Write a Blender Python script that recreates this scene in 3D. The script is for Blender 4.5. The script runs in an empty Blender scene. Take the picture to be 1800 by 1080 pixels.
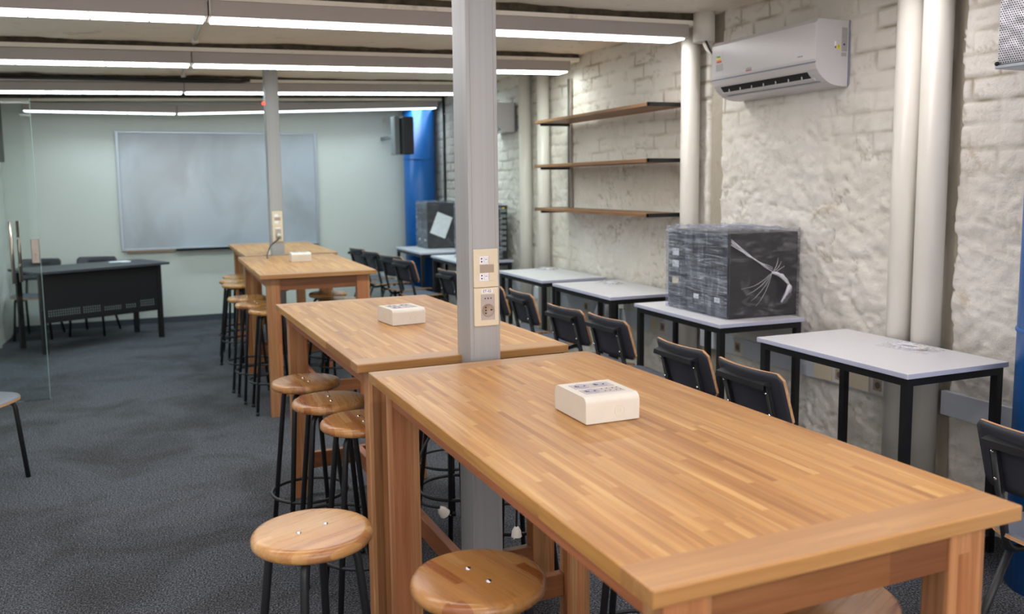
import bpy, bmesh, math, random
import numpy as np
from mathutils import Vector, Matrix
random.seed(7)
C = bpy.context.scene.collection
scn = bpy.context.scene
PI = math.pi

# ------------------------------------------------------------------ camera
cam_d = bpy.data.cameras.new('camera')
cam = bpy.data.objects.new('camera', cam_d); C.objects.link(cam)
YAW, PITCH, ROLL, F_PX, PY = 0.3971, 0.1106, -0.0112, 1524.11, -48.88
Fv = Vector((math.sin(YAW)*math.cos(PITCH), math.cos(YAW)*math.cos(PITCH), -math.sin(PITCH)))
Rv = Vector((math.cos(YAW), -math.sin(YAW), 0)); Uv = Rv.cross(Fv)
R2 = Rv*math.cos(ROLL)+Uv*math.sin(ROLL); U2 = R2.cross(Fv)
M = Matrix(((R2.x, U2.x, -Fv.x, -0.5932), (R2.y, U2.y, -Fv.y, -0.9409), (R2.z, U2.z, -Fv.z, 1.4413), (0, 0, 0, 1)))
cam.matrix_world = M
cam_d.sensor_fit = 'HORIZONTAL'; cam_d.sensor_width = 36; cam_d.lens = F_PX/1800*36
cam_d.shift_y = PY/1800
cam_d.dof.use_dof = True; cam_d.dof.focus_distance = 2.55; cam_d.dof.aperture_fstop = 3.6
cam_d.clip_start = 0.02
scn.camera = cam

# ------------------------------------------------------------------ world, exposure
w = bpy.data.worlds.new('world'); scn.world = w; w.use_nodes = True
w.node_tree.nodes['Background'].inputs[0].default_value = (0.6, 0.7, 0.8, 1)
w.node_tree.nodes['Background'].inputs[1].default_value = 0.1
scn.view_settings.view_transform = 'Standard'; scn.view_settings.look = 'None'
scn.view_settings.exposure = 0.0; scn.view_settings.gamma = 1.0
scn.view_settings.use_curve_mapping = False
# strength / colour of each ceiling light row, nearest (behind the camera) first
LAMP = {-2: (1.6, (1.0, 0.95, 0.94)), -1: (1.6, (1.0, 0.95, 0.94)), 0: (1.7, (1.0, 0.95, 0.94)), 1: (3.0, (1.0, 0.98, 0.97)),
        2: (4.0, (0.9, 1.0, 0.95)), 3: (4.6, (0.8, 1.0, 1.02)), 4: (3.3, (0.82, 0.96, 1.0))}   # watts per metre of run
GLOW = {-2: 10, -1: 10, 0: 11, 1: 12, 2: 12.5, 3: 11, 4: 4.5}
ADDED_DAYLIGHT = (5.6, (1.0, 0.96, 0.95))
ADDED_DAYLIGHT_LEFT = (1.6, (1.0, 0.96, 0.95))

# ------------------------------------------------------------------ colour + node helpers
def lin(c):
    c = c/255.0
    return c/12.92 if c <= 0.04045 else ((c+0.055)/1.055)**2.4
def rgb(r, g, b): return (lin(r), lin(g), lin(b), 1)

class NT:
    def __init__(s, name):
        s.m = bpy.data.materials.new(name); s.m.use_nodes = True
        s.t = s.m.node_tree; s.t.nodes.clear()
        s.out = s.t.nodes.new('ShaderNodeOutputMaterial')
        s.b = s.t.nodes.new('ShaderNodeBsdfPrincipled'); s.t.links.new(s.b.outputs[0], s.out.inputs[0])
    def n(s, kind, **kw):
        nd = s.t.nodes.new('ShaderNode'+kind)
        for k, v in kw.items(): setattr(nd, k, v)
        return nd
    def l(s, a, b): s.t.links.new(a, b)
    def val(s, sock, v):
        if isinstance(v, (int, float, tuple)): sock.default_value = v
        else: s.l(v, sock)
    def math(s, op, a, b=0.0, c=None):
        nd = s.n('Math', operation=op); s.val(nd.inputs[0], a); s.val(nd.inputs[1], b)
        if c is not None: s.val(nd.inputs[2], c)
        return nd.outputs[0]
    def coord(s, kind='Object'): return s.n('TexCoord').outputs[kind]
    def mapping(s, v, scale=(1, 1, 1), loc=(0, 0, 0), rot=(0, 0, 0)):
        nd = s.n('Mapping'); s.l(v, nd.inputs[0]); nd.inputs['Scale'].default_value = scale
        nd.inputs['Location'].default_value = loc; nd.inputs['Rotation'].default_value = rot
        return nd.outputs[0]
    def noise(s, v, scale, detail=4, rough=0.55, dist=0.0):
        nd = s.n('TexNoise'); s.l(v, nd.inputs['Vector']); nd.inputs['Scale'].default_value = scale
        nd.inputs['Detail'].default_value = detail; nd.inputs['Roughness'].default_value = rough
        nd.inputs['Distortion'].default_value = dist
        return nd.outputs[0]
    def ramp(s, f, stops, interp='LINEAR'):
        nd = s.n('ValToRGB'); s.l(f, nd.inputs[0]); cr = nd.color_ramp; cr.interpolation = interp
        while len(cr.elements) < len(stops): cr.elements.new(0.5)
        for e, (p, c) in zip(cr.elements, stops): e.position = p; e.color = c
        return nd.outputs[0]
    def mix(s, f, a, b, mode='MIX'):
        nd = s.n('Mix', data_type='RGBA', blend_type=mode)
        s.val(nd.inputs[0], f); s.val(nd.inputs[6], a); s.val(nd.inputs[7], b)
        return nd.outputs[2]
    def bump(s, h, strength=0.3, dist=0.01):
        nd = s.n('Bump'); s.l(h, nd.inputs['Height']); nd.inputs['Strength'].default_value = strength
        nd.inputs['Distance'].default_value = dist; s.l(nd.outputs[0], s.b.inputs['Normal'])
    def base(s, c): s.val(s.b.inputs['Base Color'], c)
    def rough(s, r): s.val(s.b.inputs['Roughness'], r)
    def set(s, **kw):
        for k, v in kw.items(): s.b.inputs[k.replace('_', ' ')].default_value = v
        return s.m

def plain(name, col, rough=0.5, metal=0.0, noise=0.06, nscale=30, bump=0.0, spec=0.5):
    t = NT(name); v = t.coord(); n = t.noise(v, nscale, 3)
    dark = tuple(c*(1-noise) for c in col[:3])+(1,); lite = tuple(min(1, c*(1+noise)) for c in col[:3])+(1,)
    t.base(t.ramp(n, [(0.3, dark), (0.7, lite)])); t.rough(rough); t.b.inputs['Metallic'].default_value = metal
    t.b.inputs['Specular IOR Level'].default_value = spec
    if bump: t.bump(n, bump, 0.002)
    return t.m

def wood(name, cols, across=0, along=1, sw=0.022, sl=0.32, rough=0.3, grain=0.16, tint=False, coat=0.25):
    t = NT(name); v = t.coord(); sp = t.n('SeparateXYZ'); t.l(v, sp.inputs[0])
    third = 3-across-along
    u = t.math('DIVIDE', sp.outputs[across], sw)
    u = t.math('ADD', u, t.math('MULTIPLY', t.math('FLOOR', t.math('DIVIDE', sp.outputs[third], 0.045)), 3.37))
    rnd = t.n('ObjectInfo')
    u = t.math('ADD', u, t.math('MULTIPLY', rnd.outputs['Random'], 57.3))
    strip = t.math('FLOOR', u)
    wn = t.n('TexWhiteNoise', noise_dimensions='1D'); t.l(strip, wn.inputs['W'])
    vv = t.math('ADD', t.math('DIVIDE', sp.outputs[along], sl), t.math('MULTIPLY', wn.outputs[0], 9.0))
    seg = t.math('FLOOR', vv)
    cb = t.n('CombineXYZ'); t.l(strip, cb.inputs[0]); t.l(seg, cb.inputs[1])
    w2 = t.n('TexWhiteNoise', noise_dimensions='2D'); t.l(cb.outputs[0], w2.inputs['Vector'])
    n = len(cols)
    base = t.ramp(w2.outputs[0], [(i/(n-1), c) for i, c in enumerate(cols)])
    sc = [70, 70, 70]; sc[along] = 2.6
    off = t.n('VectorMath', operation='ADD'); t.l(t.mapping(v, tuple(sc)), off.inputs[0])
    t.l(cb.outputs[0], off.inputs[1])
    g = t.noise(off.outputs[0], 1.0, 4, 0.6, 0.6)
    gr = t.ramp(g, [(0.3, (1-grain*1.6, 1-grain*2.0, 1-grain*2.4, 1)), (0.62, (1, 1, 1, 1))])
    col = t.mix(1.0, base, gr, 'MULTIPLY')
    # occasional soft streaks
    sc2 = [14, 14, 14]; sc2[along] = 1.3
    g2 = t.noise(t.mapping(v, tuple(sc2), (3, 1, 2)), 1.0, 2)
    col = t.mix(1.0, col, t.ramp(g2, [(0.35, (0.9, 0.86, 0.82, 1)), (0.6, (1, 1, 1, 1))]), 'MULTIPLY')
    if tint: col = t.mix(1.0, col, rnd.outputs['Color'], 'MULTIPLY')
    t.base(col); t.rough(t.math('ADD', rough, t.math('MULTIPLY', g, 0.08)))
    t.b.inputs['Specular IOR Level'].default_value = 0.38; t.b.inputs['Coat Weight'].default_value = coat; t.b.inputs['Coat Roughness'].default_value = 0.22
    t.bump(g, 0.06, 0.001)
    return t.m

# ------------------------------------------------------------------ materials
WT = [rgb(166, 112, 53), rgb(184, 132, 67), rgb(192, 142, 77), rgb(180, 126, 61), rgb(206, 161, 98), rgb(188, 138, 73)]
WL = [rgb(170, 112, 72), rgb(196, 140, 94), rgb(182, 120, 80), rgb(206, 158, 112), rgb(150, 104, 70)]
M_ = {}
M_['top'] = wood('laminated_wood_top', WT, 0, 1, 0.0155, 0.36, 0.33, 0.2, coat=0.15)
M_['end'] = wood('wood_end_board', [rgb(178, 130, 78), rgb(184, 138, 86), rgb(172, 124, 74)], 1, 0, 0.09, 0.9, 0.3, 0.13, coat=0.3)
M_['leg'] = wood('wood_leg', WL, 0, 2, 0.027, 4.0, 0.4, 0.2, coat=0.1)
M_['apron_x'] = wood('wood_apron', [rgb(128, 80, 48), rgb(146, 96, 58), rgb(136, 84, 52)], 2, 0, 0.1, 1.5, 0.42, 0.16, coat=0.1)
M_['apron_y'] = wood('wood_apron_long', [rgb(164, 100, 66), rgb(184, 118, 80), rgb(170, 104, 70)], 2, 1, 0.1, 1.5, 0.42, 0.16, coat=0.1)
M_['seat'] = wood('stool_seat_wood', [rgb(182, 130, 78), rgb(206, 160, 104), rgb(190, 142, 86), rgb(214, 174, 124), rgb(164, 106, 62)], 0, 1, 0.024, 0.5, 0.24, 0.11, True, 0.4)
M_['ply'] = wood('plywood_edge', [rgb(214, 168, 122), rgb(196, 146, 100), rgb(222, 182, 140)], 0, 1, 0.0032, 0.8, 0.5, 0.1, coat=0)
M_['shelfwood'] = wood('shelf_wood', [rgb(150, 112, 74), rgb(166, 126, 86), rgb(140, 102, 68)], 0, 1, 0.08, 1.2, 0.45, 0.15, coat=0.1)
M_['tube'] = plain('black_powder_coat', rgb(28, 29, 33), 0.46, 0.0, 0.05, 60)
M_['blackframe'] = plain('black_square_tube', rgb(20, 20, 23), 0.45)
M_['char'] = plain('charcoal_laminate', rgb(58, 59, 68), 0.42, 0, 0.08, 200, 0.05)
M_['seatgrey'] = plain('grey_seat_laminate', rgb(96, 100, 112), 0.45, 0, 0.06, 200)
M_['chrome'] = plain('bright_metal', rgb(215, 215, 218), 0.18, 1.0)
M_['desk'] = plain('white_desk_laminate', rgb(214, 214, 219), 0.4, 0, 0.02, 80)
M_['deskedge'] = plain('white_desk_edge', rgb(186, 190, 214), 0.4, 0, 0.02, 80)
M_['plastic'] = plain('ivory_plastic', rgb(212, 206, 196), 0.35, 0, 0.02)
M_['beige'] = plain('cream_plastic', rgb(220, 208, 184), 0.35, 0, 0.02)
M_['taupe'] = plain('taupe_plastic', rgb(164, 148, 134), 0.4, 0, 0.03)
M_['taupe_light'] = plain('grey_socket_plastic', rgb(178, 168, 166), 0.35, 0, 0.03)
M_['hole'] = plain('dark_opening', rgb(18, 17, 18), 0.6)
M_['label'] = plain('white_sticker', rgb(238, 238, 246), 0.5, 0, 0.01)
M_['ink'] = plain('blue_black_ink', rgb(40, 42, 90), 0.6)
M_['pipe'] = plain('cream_painted_pipe', rgb(218, 214, 206), 0.36, 0, 0.03, 5)
M_['ac'] = plain('ac_white_plastic', rgb(200, 198, 200), 0.25, 0, 0.01)
M_['acgrey'] = plain('ac_grey_line', rgb(130, 136, 150), 0.4)
M_['well'] = plain('lilac_grey_socket_well', rgb(166, 162, 174), 0.35)
M_['blue'] = plain('blue_paint', rgb(20, 96, 172), 0.35, 0, 0.08, 6)
M_['blackplastic'] = plain('black_plastic', rgb(26, 27, 31), 0.45)
M_['pc'] = plain('dark_pc_steel', rgb(52, 51, 54), 0.4, 0.3, 0.1, 12)
M_['pcfront'] = plain('blue_black_pc_front', rgb(50, 56, 70), 0.35, 0.1, 0.12, 20)
M_['paper'] = plain('white_paper', rgb(222, 226, 232), 0.7)
M_['trunk'] = plain('white_trunking', rgb(205, 210, 220), 0.45, 0, 0.03)
M_['basebd'] = plain('dark_baseboard', rgb(62, 70, 80), 0.6)
M_['alu'] = plain('aluminium_frame', rgb(176, 184, 194), 0.35, 0.6, 0.04)
M_['wbbrown'] = plain('brown_strip', rgb(140, 118, 92), 0.6)
M_['housing'] = plain('light_housing_grey', rgb(172, 164, 160), 0.5, 0, 0.04, 3)
M_['beam'] = plain('rough_beam_gap_shade', rgb(74, 66, 52), 0.9, 0, 0.5, 18, 0.5)
M_['steel'] = plain('brushed_steel', rgb(176, 166, 158), 0.3, 0.9, 0.06)
M_['deskblack'] = plain('black_desk_laminate', rgb(56, 60, 68), 0.42, 0, 0.05)
M_['bluegrey'] = plain('grey_speaker_bracket', rgb(120, 128, 130), 0.5)
M_['red'] = plain('red_print', rgb(190, 60, 50), 0.5)
M_['green'] = plain('green_print', rgb(70, 160, 80), 0.5)
M_['orange'] = plain('orange_print', rgb(235, 140, 60), 0.5)
M_['yellow'] = plain('yellow_print', rgb(226, 208, 40), 0.5)
M_['greysticker'] = plain('silver_sticker', rgb(160, 158, 158), 0.5)
M_['wbtray'] = plain('whiteboard_tray', rgb(170, 178, 188), 0.4, 0.3)

def mk_column():
    t = NT('brushed_aluminium_cladding'); v = t.coord()
    n = t.noise(t.mapping(v, (60, 60, 0.3)), 1.0, 2)
    t.base(t.ramp(n, [(0.3, rgb(160, 161, 163)), (0.7, rgb(167, 168, 170))])); t.rough(0.45)
    t.b.inputs['Metallic'].default_value = 0.25; t.bump(n, 0.05, 0.001)
    return t.m
M_['column'] = mk_column()

def mk_carpet():
    t = NT('grey_blue_carpet'); v = t.coord()
    fine = t.noise(v, 150, 2, 0.8); mid = t.noise(v, 45, 4, 0.7); big = t.noise(v, 1.7, 4, 0.6, 0.6)
    c = t.ramp(fine, [(0.36, rgb(33, 35, 41)), (0.5, rgb(70, 73, 79)), (0.66, rgb(130, 133, 140))])
    c = t.mix(1.0, c, t.ramp(mid, [(0.3, (0.86, 0.86, 0.87, 1)), (0.7, (1.08, 1.08, 1.08, 1))]), 'MULTIPLY')
    c = t.mix(1.0, c, t.ramp(big, [(0.36, (0.66, 0.63, 0.60, 1)), (0.56, (1.0, 1.0, 1.0, 1))]), 'MULTIPLY')
    t.base(c); t.rough(0.95); t.b.inputs['Specular IOR Level'].default_value = 0.1
    t.bump(t.math('ADD', fine, mid), 0.7, 0.004)
    return t.m
M_['carpet'] = mk_carpet()

def mk_wall(name, a, b, stain, bumps=0.5, sc=14, mortar=None):
    t = NT(name); v = t.coord()
    big = t.noise(v, 1.3, 5, 0.6, 0.3); fine = t.noise(v, sc, 6, 0.65, 0.2); spots = t.noise(v, 5.5, 5, 0.7, 0.8)
    c = t.ramp(big, [(0.35, a), (0.65, b)])
    c = t.mix(t.ramp(spots, [(0.6, (0, 0, 0, 1)), (0.74, (0.6, 0.6, 0.6, 1))]), c, stain)
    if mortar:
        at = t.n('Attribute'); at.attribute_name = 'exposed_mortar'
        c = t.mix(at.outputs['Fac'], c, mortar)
    t.base(c); t.rough(0.62); t.bump(fine, bumps, 0.012)
    return t.m
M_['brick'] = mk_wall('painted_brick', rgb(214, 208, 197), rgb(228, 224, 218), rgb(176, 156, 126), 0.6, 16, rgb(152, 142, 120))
M_['leftwall'] = mk_wall('rough_white_wall', rgb(206, 208, 204), rgb(224, 226, 222), rgb(150, 136, 116), 0.7)
M_['backwall'] = mk_wall('smooth_pale_wall', rgb(206, 211, 206), rgb(210, 215, 210), rgb(200, 204, 196), 0.03, 3)
M_['ceiling'] = mk_wall('stained_plaster_ceiling', rgb(240, 232, 218), rgb(246, 240, 228), rgb(170, 154, 128), 0.4, 9)
M_['chase'] = mk_wall('grey_mortar', rgb(160, 152, 136), rgb(174, 166, 150), rgb(130, 112, 84), 0.6)

def mk_whiteboard():
    t = NT('whiteboard_surface'); v = t.coord()
    n = t.noise(t.mapping(v, (1, 1, 0.6)), 2.2, 3, 0.5, 0.6)
    t.base(t.ramp(n, [(0.38, rgb(160, 167, 173)), (0.6, rgb(176, 184, 194))])); t.rough(0.2)
    return t.m
M_['wb'] = mk_whiteboard()

def mk_glass():
    t = NT('door_glass'); t.t.nodes.remove(t.b)
    tr = t.n('BsdfTransparent'); tr.inputs[0].default_value = (0.95, 0.975, 0.965, 1)
    gl = t.n('BsdfGlossy'); gl.inputs['Roughness'].default_value = 0.02
    fr = t.n('Fresnel'); fr.inputs[0].default_value = 1.28
    mx = t.n('MixShader'); t.l(fr.outputs[0], mx.inputs[0]); t.l(tr.outputs[0], mx.inputs[1]); t.l(gl.outputs[0], mx.inputs[2])
    t.l(mx.outputs[0], t.out.inputs[0]); return t.m
M_['glass'] = mk_glass()

def mk_film():
    t = NT('stretch_film')
    v = t.coord()
    wv = t.noise(t.mapping(v, (2, 2, 26), rot=(0.25, 0.3, 0)), 1.6, 5, 0.65, 1.6)
    w2 = t.noise(t.mapping(v, (16, 16, 3), rot=(0.4, 0.1, 0)), 1.4, 4, 0.6, 1.0)
    tr = t.n('BsdfTransparent'); tr.inputs[0].default_value = (0.95, 0.96, 1, 1)
    t.base(rgb(205, 212, 226)); t.rough(0.25); t.bump(t.math('ADD', wv, w2), 0.9, 0.02)
    a = t.ramp(wv, [(0.42, (0.06, 0.06, 0.06, 1)), (0.62, (0.42, 0.42, 0.42, 1)), (0.72, (0.8, 0.8, 0.8, 1))])
    b = t.ramp(w2, [(0.45, (0.0, 0.0, 0.0, 1)), (0.7, (0.35, 0.35, 0.35, 1))])
    f = t.math('ADD', a, t.math('MULTIPLY', b, 0.6))
    mx = t.n('MixShader'); t.l(f, mx.inputs[0]); t.l(tr.outputs[0], mx.inputs[1]); t.l(t.b.outputs[0], mx.inputs[2])
    t.l(mx.outputs[0], t.out.inputs[0]); return t.m
M_['film'] = mk_film()
def mk_film_side():
    t = NT('thin_clear_film'); v = t.coord()
    wv = t.noise(t.mapping(v, (3, 3, 9), rot=(0, 0.7, 0)), 1.5, 5, 0.7, 2.0)
    tr = t.n('BsdfTransparent'); tr.inputs[0].default_value = (0.97, 0.97, 0.98, 1)
    t.base(rgb(190, 190, 196)); t.rough(0.2); t.bump(wv, 0.8, 0.02)
    f = t.ramp(wv, [(0.5, (0.04, 0.04, 0.04, 1)), (0.7, (0.3, 0.3, 0.3, 1))])
    mx = t.n('MixShader'); t.l(f, mx.inputs[0]); t.l(tr.outputs[0], mx.inputs[1]); t.l(t.b.outputs[0], mx.inputs[2])
    t.l(mx.outputs[0], t.out.inputs[0]); return t.m
M_['filmside'] = mk_film_side()

def mk_perf():
    t = NT('perforated_steel'); v = t.coord(); sp = t.n('SeparateXYZ'); t.l(v, sp.inputs[0])
    s = 0.0085
    row = t.math('FLOOR', t.math('DIVIDE', sp.outputs[2], s*0.87))
    fz = t.math('SUBTRACT', t.math('FRACT', t.math('DIVIDE', sp.outputs[2], s*0.87)), 0.5)
    uu = t.math('ADD', t.math('DIVIDE', t.math('ADD', sp.outputs[1], sp.outputs[0]), s), t.math('MULTIPLY', row, 0.5))
    fy = t.math('SUBTRACT', t.math('FRACT', uu), 0.5)
    d = t.math('SQRT', t.math('ADD', t.math('MULTIPLY', fz, fz), t.math('MULTIPLY', fy, fy)))
    hole = t.math('LESS_THAN', d, 0.27)
    t.base(t.mix(hole, rgb(188, 188, 196), rgb(40, 38, 38)))
    t.b.inputs['Metallic'].default_value = 0.8
    t.rough(t.math('ADD', 0.3, t.math('MULTIPLY', hole, 0.5)))
    t.bump(t.noise(v, 9, 2), 0.5, 0.02)
    return t.m
M_['perf'] = mk_perf()

def mk_emit(name, col, st):
    t = NT(name); t.t.nodes.remove(t.b); e = t.n('Emission'); e.inputs[0].default_value = col+(1,); e.inputs[1].default_value = st
    t.l(e.outputs[0], t.out.inputs[0]); return t.m
M_['bag'] = None
def mk_bag():
    t = NT('clear_plastic_bag'); v = t.coord(); n = t.noise(v, 38, 4, 0.6, 1.0)
    tr = t.n('BsdfTransparent'); t.base(rgb(225, 225, 230)); t.rough(0.12); t.bump(n, 0.9, 0.02)
    f = t.ramp(n, [(0.45, (0.08, 0.08, 0.08, 1)), (0.68, (0.6, 0.6, 0.6, 1))])
    mx = t.n('MixShader'); t.l(f, mx.inputs[0]); t.l(tr.outputs[0], mx.inputs[1]); t.l(t.b.outputs[0], mx.inputs[2])
    t.l(mx.outputs[0], t.out.inputs[0]); return t.m
M_['bag'] = mk_bag()

# ------------------------------------------------------------------ mesh helpers
def bx(bm, x0, x1, y0, y1, z0, z1, mi=0, rot=None):
    g = bmesh.ops.create_cube(bm, size=1.0)['verts']
    for v in g:
        v.co = Vector(((x0+x1)/2+v.co.x*(x1-x0), (y0+y1)/2+v.co.y*(y1-y0), (z0+z1)/2+v.co.z*(z1-z0)))
    if rot is not None:
        for v in g: v.co = rot @ v.co
    for f in {f for v in g for f in v.link_faces}: f.material_index = mi
    return g
def bevel(bm, off, seg=2, cond=None):
    es = [e for e in bm.edges if (cond(e) if cond else True)]
    bmesh.ops.bevel(bm, geom=es, offset=off, segments=seg, affect='EDGES', profile=0.5)
def fillet(pts, rad, n=6):
    P = [Vector(p) for p in pts]; out = [P[0]]
    for i in range(1, len(P)-1):
        a = (P[i-1]-P[i]); b = (P[i+1]-P[i]); r = min(rad, a.length*0.49, b.length*0.49)
        A = P[i]+a.normalized()*r; B = P[i]+b.normalized()*r
        for k in range(n+1):
            t = k/n; out.append(A*(1-t)**2+P[i]*2*t*(1-t)+B*t*t)
    out.append(P[-1]); return out
def tube(bm, pts, r, seg=10, closed=False, mi=0, cap=True):
    P = [Vector(p) for p in pts]; n = len(P); rings = []
    prev = None
    for i in range(n):
        if closed: d = (P[(i+1) % n]-P[i-1])
        else: d = P[min(i+1, n-1)]-P[max(i-1, 0)]
        d.normalize()
        if prev is None:
            x = d.orthogonal().normalized() if abs(d.z) > 0.9 else Vector((0, 0, 1)).cross(d).normalized()
        else:
            x = (prev-d*prev.dot(d)).normalized()
        prev = x; y = d.cross(x)
        rr = r[i] if isinstance(r, (list, tuple)) else r
        rings.append([bm.verts.new(P[i]+(x*math.cos(2*PI*k/seg)+y*math.sin(2*PI*k/seg))*rr) for k in range(seg)])
    m = n if closed else n-1
    for i in range(m):
        a, b = rings[i], rings[(i+1) % n]
        for k in range(seg):
            f = bm.faces.new((a[k], a[(k+1) % seg], b[(k+1) % seg], b[k])); f.smooth = True; f.material_index = mi
    if cap and not closed:
        for rg in (rings[0][::-1], rings[-1]):
            f = bm.faces.new(rg); f.material_index = mi
def lathe(bm, prof, cx=0, cy=0, seg=48, mi=0, smooth=True):
    rings = []
    for r, z in prof:
        rings.append([bm.verts.new((cx+r*math.cos(2*PI*k/seg), cy+r*math.sin(2*PI*k/seg), z)) for k in range(seg)] if r > 1e-6 else [bm.verts.new((cx, cy, z))])
    for a, b in zip(rings, rings[1:]):
        for k in range(seg):
            k2 = (k+1) % seg
            if len(a) == 1 and len(b) == 1: continue
            if len(a) == 1: f = bm.faces.new((a[0], b[k], b[k2]))
            elif len(b) == 1: f = bm.faces.new((a[k], a[k2], b[0]))
            else: f = bm.faces.new((a[k], a[k2], b[k2], b[k]))
            f.smooth = smooth; f.material_index = mi
def extrude_poly(bm, prof, axis, a, b, mi=0, smooth=False):
    """prof: list of 2D points in the plane normal to axis"""
    def P(p, t):
        return {'x': (t, p[0], p[1]), 'y': (p[0], t, p[1]), 'z': (p[0], p[1], t)}[axis]
    A = [bm.verts.new(P(p, a)) for p in prof]; B = [bm.verts.new(P(p, b)) for p in prof]
    n = len(prof); fs = [bm.faces.new(A), bm.faces.new(B[::-1])]
    for i in range(n):
        f = bm.faces.new((A[i], B[i], B[(i+1) % n], A[(i+1) % n])); f.smooth = smooth; fs.append(f)
    for f in fs: f.material_index = mi
def disc_axis(bm, c, r, axis='y', t=0.002, seg=24, mi=0, r2=None):
    """short cylinder along axis centred at c"""
    vs = bmesh.ops.create_cone(bm, cap_ends=True, segments=seg, radius1=r, radius2=r if r2 is None else r2, depth=t)['verts']
    R = {'x': Matrix.Rotation(PI/2, 3, 'Y'), 'y': Matrix.Rotation(PI/2, 3, 'X'), 'z': Matrix.Identity(3)}[axis]
    for v in vs: v.co = R @ v.co + Vector(c)
    for f in {f for v in vs for f in v.link_faces}: f.material_index = mi

def obj(name, bm, mats, parent=None, loc=None, color=None):
    bmesh.ops.recalc_face_normals(bm, faces=bm.faces[:])
    me = bpy.data.meshes.new(name); bm.to_mesh(me); bm.free()
    for m in (mats if isinstance(mats, (list, tuple)) else [mats]): me.materials.append(m)
    o = bpy.data.objects.new(name, me); C.objects.link(o)
    if parent: o.parent = parent
    if loc: o.location = loc
    if color: o.color = color
    return o
def tag(o, label=None, cat=None, group=None, kind=None):
    if label: o['label'] = label
    if cat: o['category'] = cat
    if group: o['group'] = group
    if kind: o['kind'] = kind
    return o
def thing(name, label, cat, loc=(0, 0, 0), rz=0, group=None):
    o = bpy.data.objects.new(name, None); C.objects.link(o); o.empty_display_size = 0.05
    o.location = loc; o.rotation_euler = (0, 0, rz)
    return tag(o, label, cat, group)
def struct(name, bm, m, label=None):
    o = obj(name, bm, m); o['kind'] = 'structure'
    if label: o['label'] = label
    return o
def dup(root, loc, rz, label=None, color=None):
    def cp(o, par):
        c = o.copy(); C.objects.link(c); c.parent = par
        if color and o.name.split('.')[0] == 'seat': c.color = color
        for ch in o.children: cp(ch, c)
        return c
    r = cp(root, None); r.location = loc; r.rotation_euler = (0, 0, rz)
    if label: r['label'] = label
    return r
nb = bmesh.new

# numpy value noise
def vnoise(X, Y, seed, freq):
    rs = np.random.RandomState(seed); G = rs.rand(256, 256)
    x = X*freq+seed*3.1; y = Y*freq+seed*1.7
    xi = np.floor(x).astype(int); yi = np.floor(y).astype(int); fx = x-xi; fy = y-yi
    fx = fx*fx*(3-2*fx); fy = fy*fy*(3-2*fy)
    g = lambda a, b: G[a % 256, b % 256]
    return (g(xi, yi)*(1-fx)+g(xi+1, yi)*fx)*(1-fy)+(g(xi, yi+1)*(1-fx)+g(xi+1, yi+1)*fx)*fy
def fbm(X, Y, seed, freq, oct=4, gain=0.5):
    s = 0; a = 1; t = 0
    for i in range(oct):
        s = s+a*vnoise(X, Y, seed+i*11, freq*2**i); t += a; a *= gain
    return s/t
def grid_obj(name, P, m, smooth=True):
    """P: array (nu,nv,3)"""
    nu, nv = P.shape[:2]; me = bpy.data.meshes.new(name)
    idx = np.arange(nu*nv).reshape(nu, nv)
    q = np.stack([idx[:-1, :-1], idx[1:, :-1], idx[1:, 1:], idx[:-1, 1:]], -1).reshape(-1, 4)
    me.vertices.add(nu*nv); me.vertices.foreach_set('co', P.reshape(-1))
    me.loops.add(q.size); me.loops.foreach_set('vertex_index', q.reshape(-1))
    me.polygons.add(len(q)); me.polygons.foreach_set('loop_start', np.arange(0, q.size, 4)); me.polygons.foreach_set('loop_total', np.full(len(q), 4))
    if smooth: me.polygons.foreach_set('use_smooth', np.ones(len(q), dtype=bool))
    me.update(calc_edges=True); me.validate(); me.materials.append(m)
    o = bpy.data.objects.new(name, me); C.objects.link(o); return o

# ------------------------------------------------------------------ room shell
XL, XR, YF, YB, ZC = -1.88, 2.5, -3.2, 8.93, 2.43
b = nb(); bx(b, XL-0.2, XR+0.2, YF-0.1, YB+0.1, -0.1, 0.0); struct('floor', b, M_['carpet'])
b = nb(); bx(b, XL-0.1, XR+0.1, YB, YB+0.12, 0.0, ZC+0.1); struct('wall_back', b, M_['backwall'])
b = nb(); bx(b, XL-0.1, XR+0.1, YF-0.12, YF, 0.0, ZC+0.1); struct('wall_front', b, M_['backwall'])
b = nb(); bx(b, XL, XR, YB-0.014, YB-0.002, 0.0, 0.062); struct('baseboard_back', b, M_['basebd'])

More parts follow.
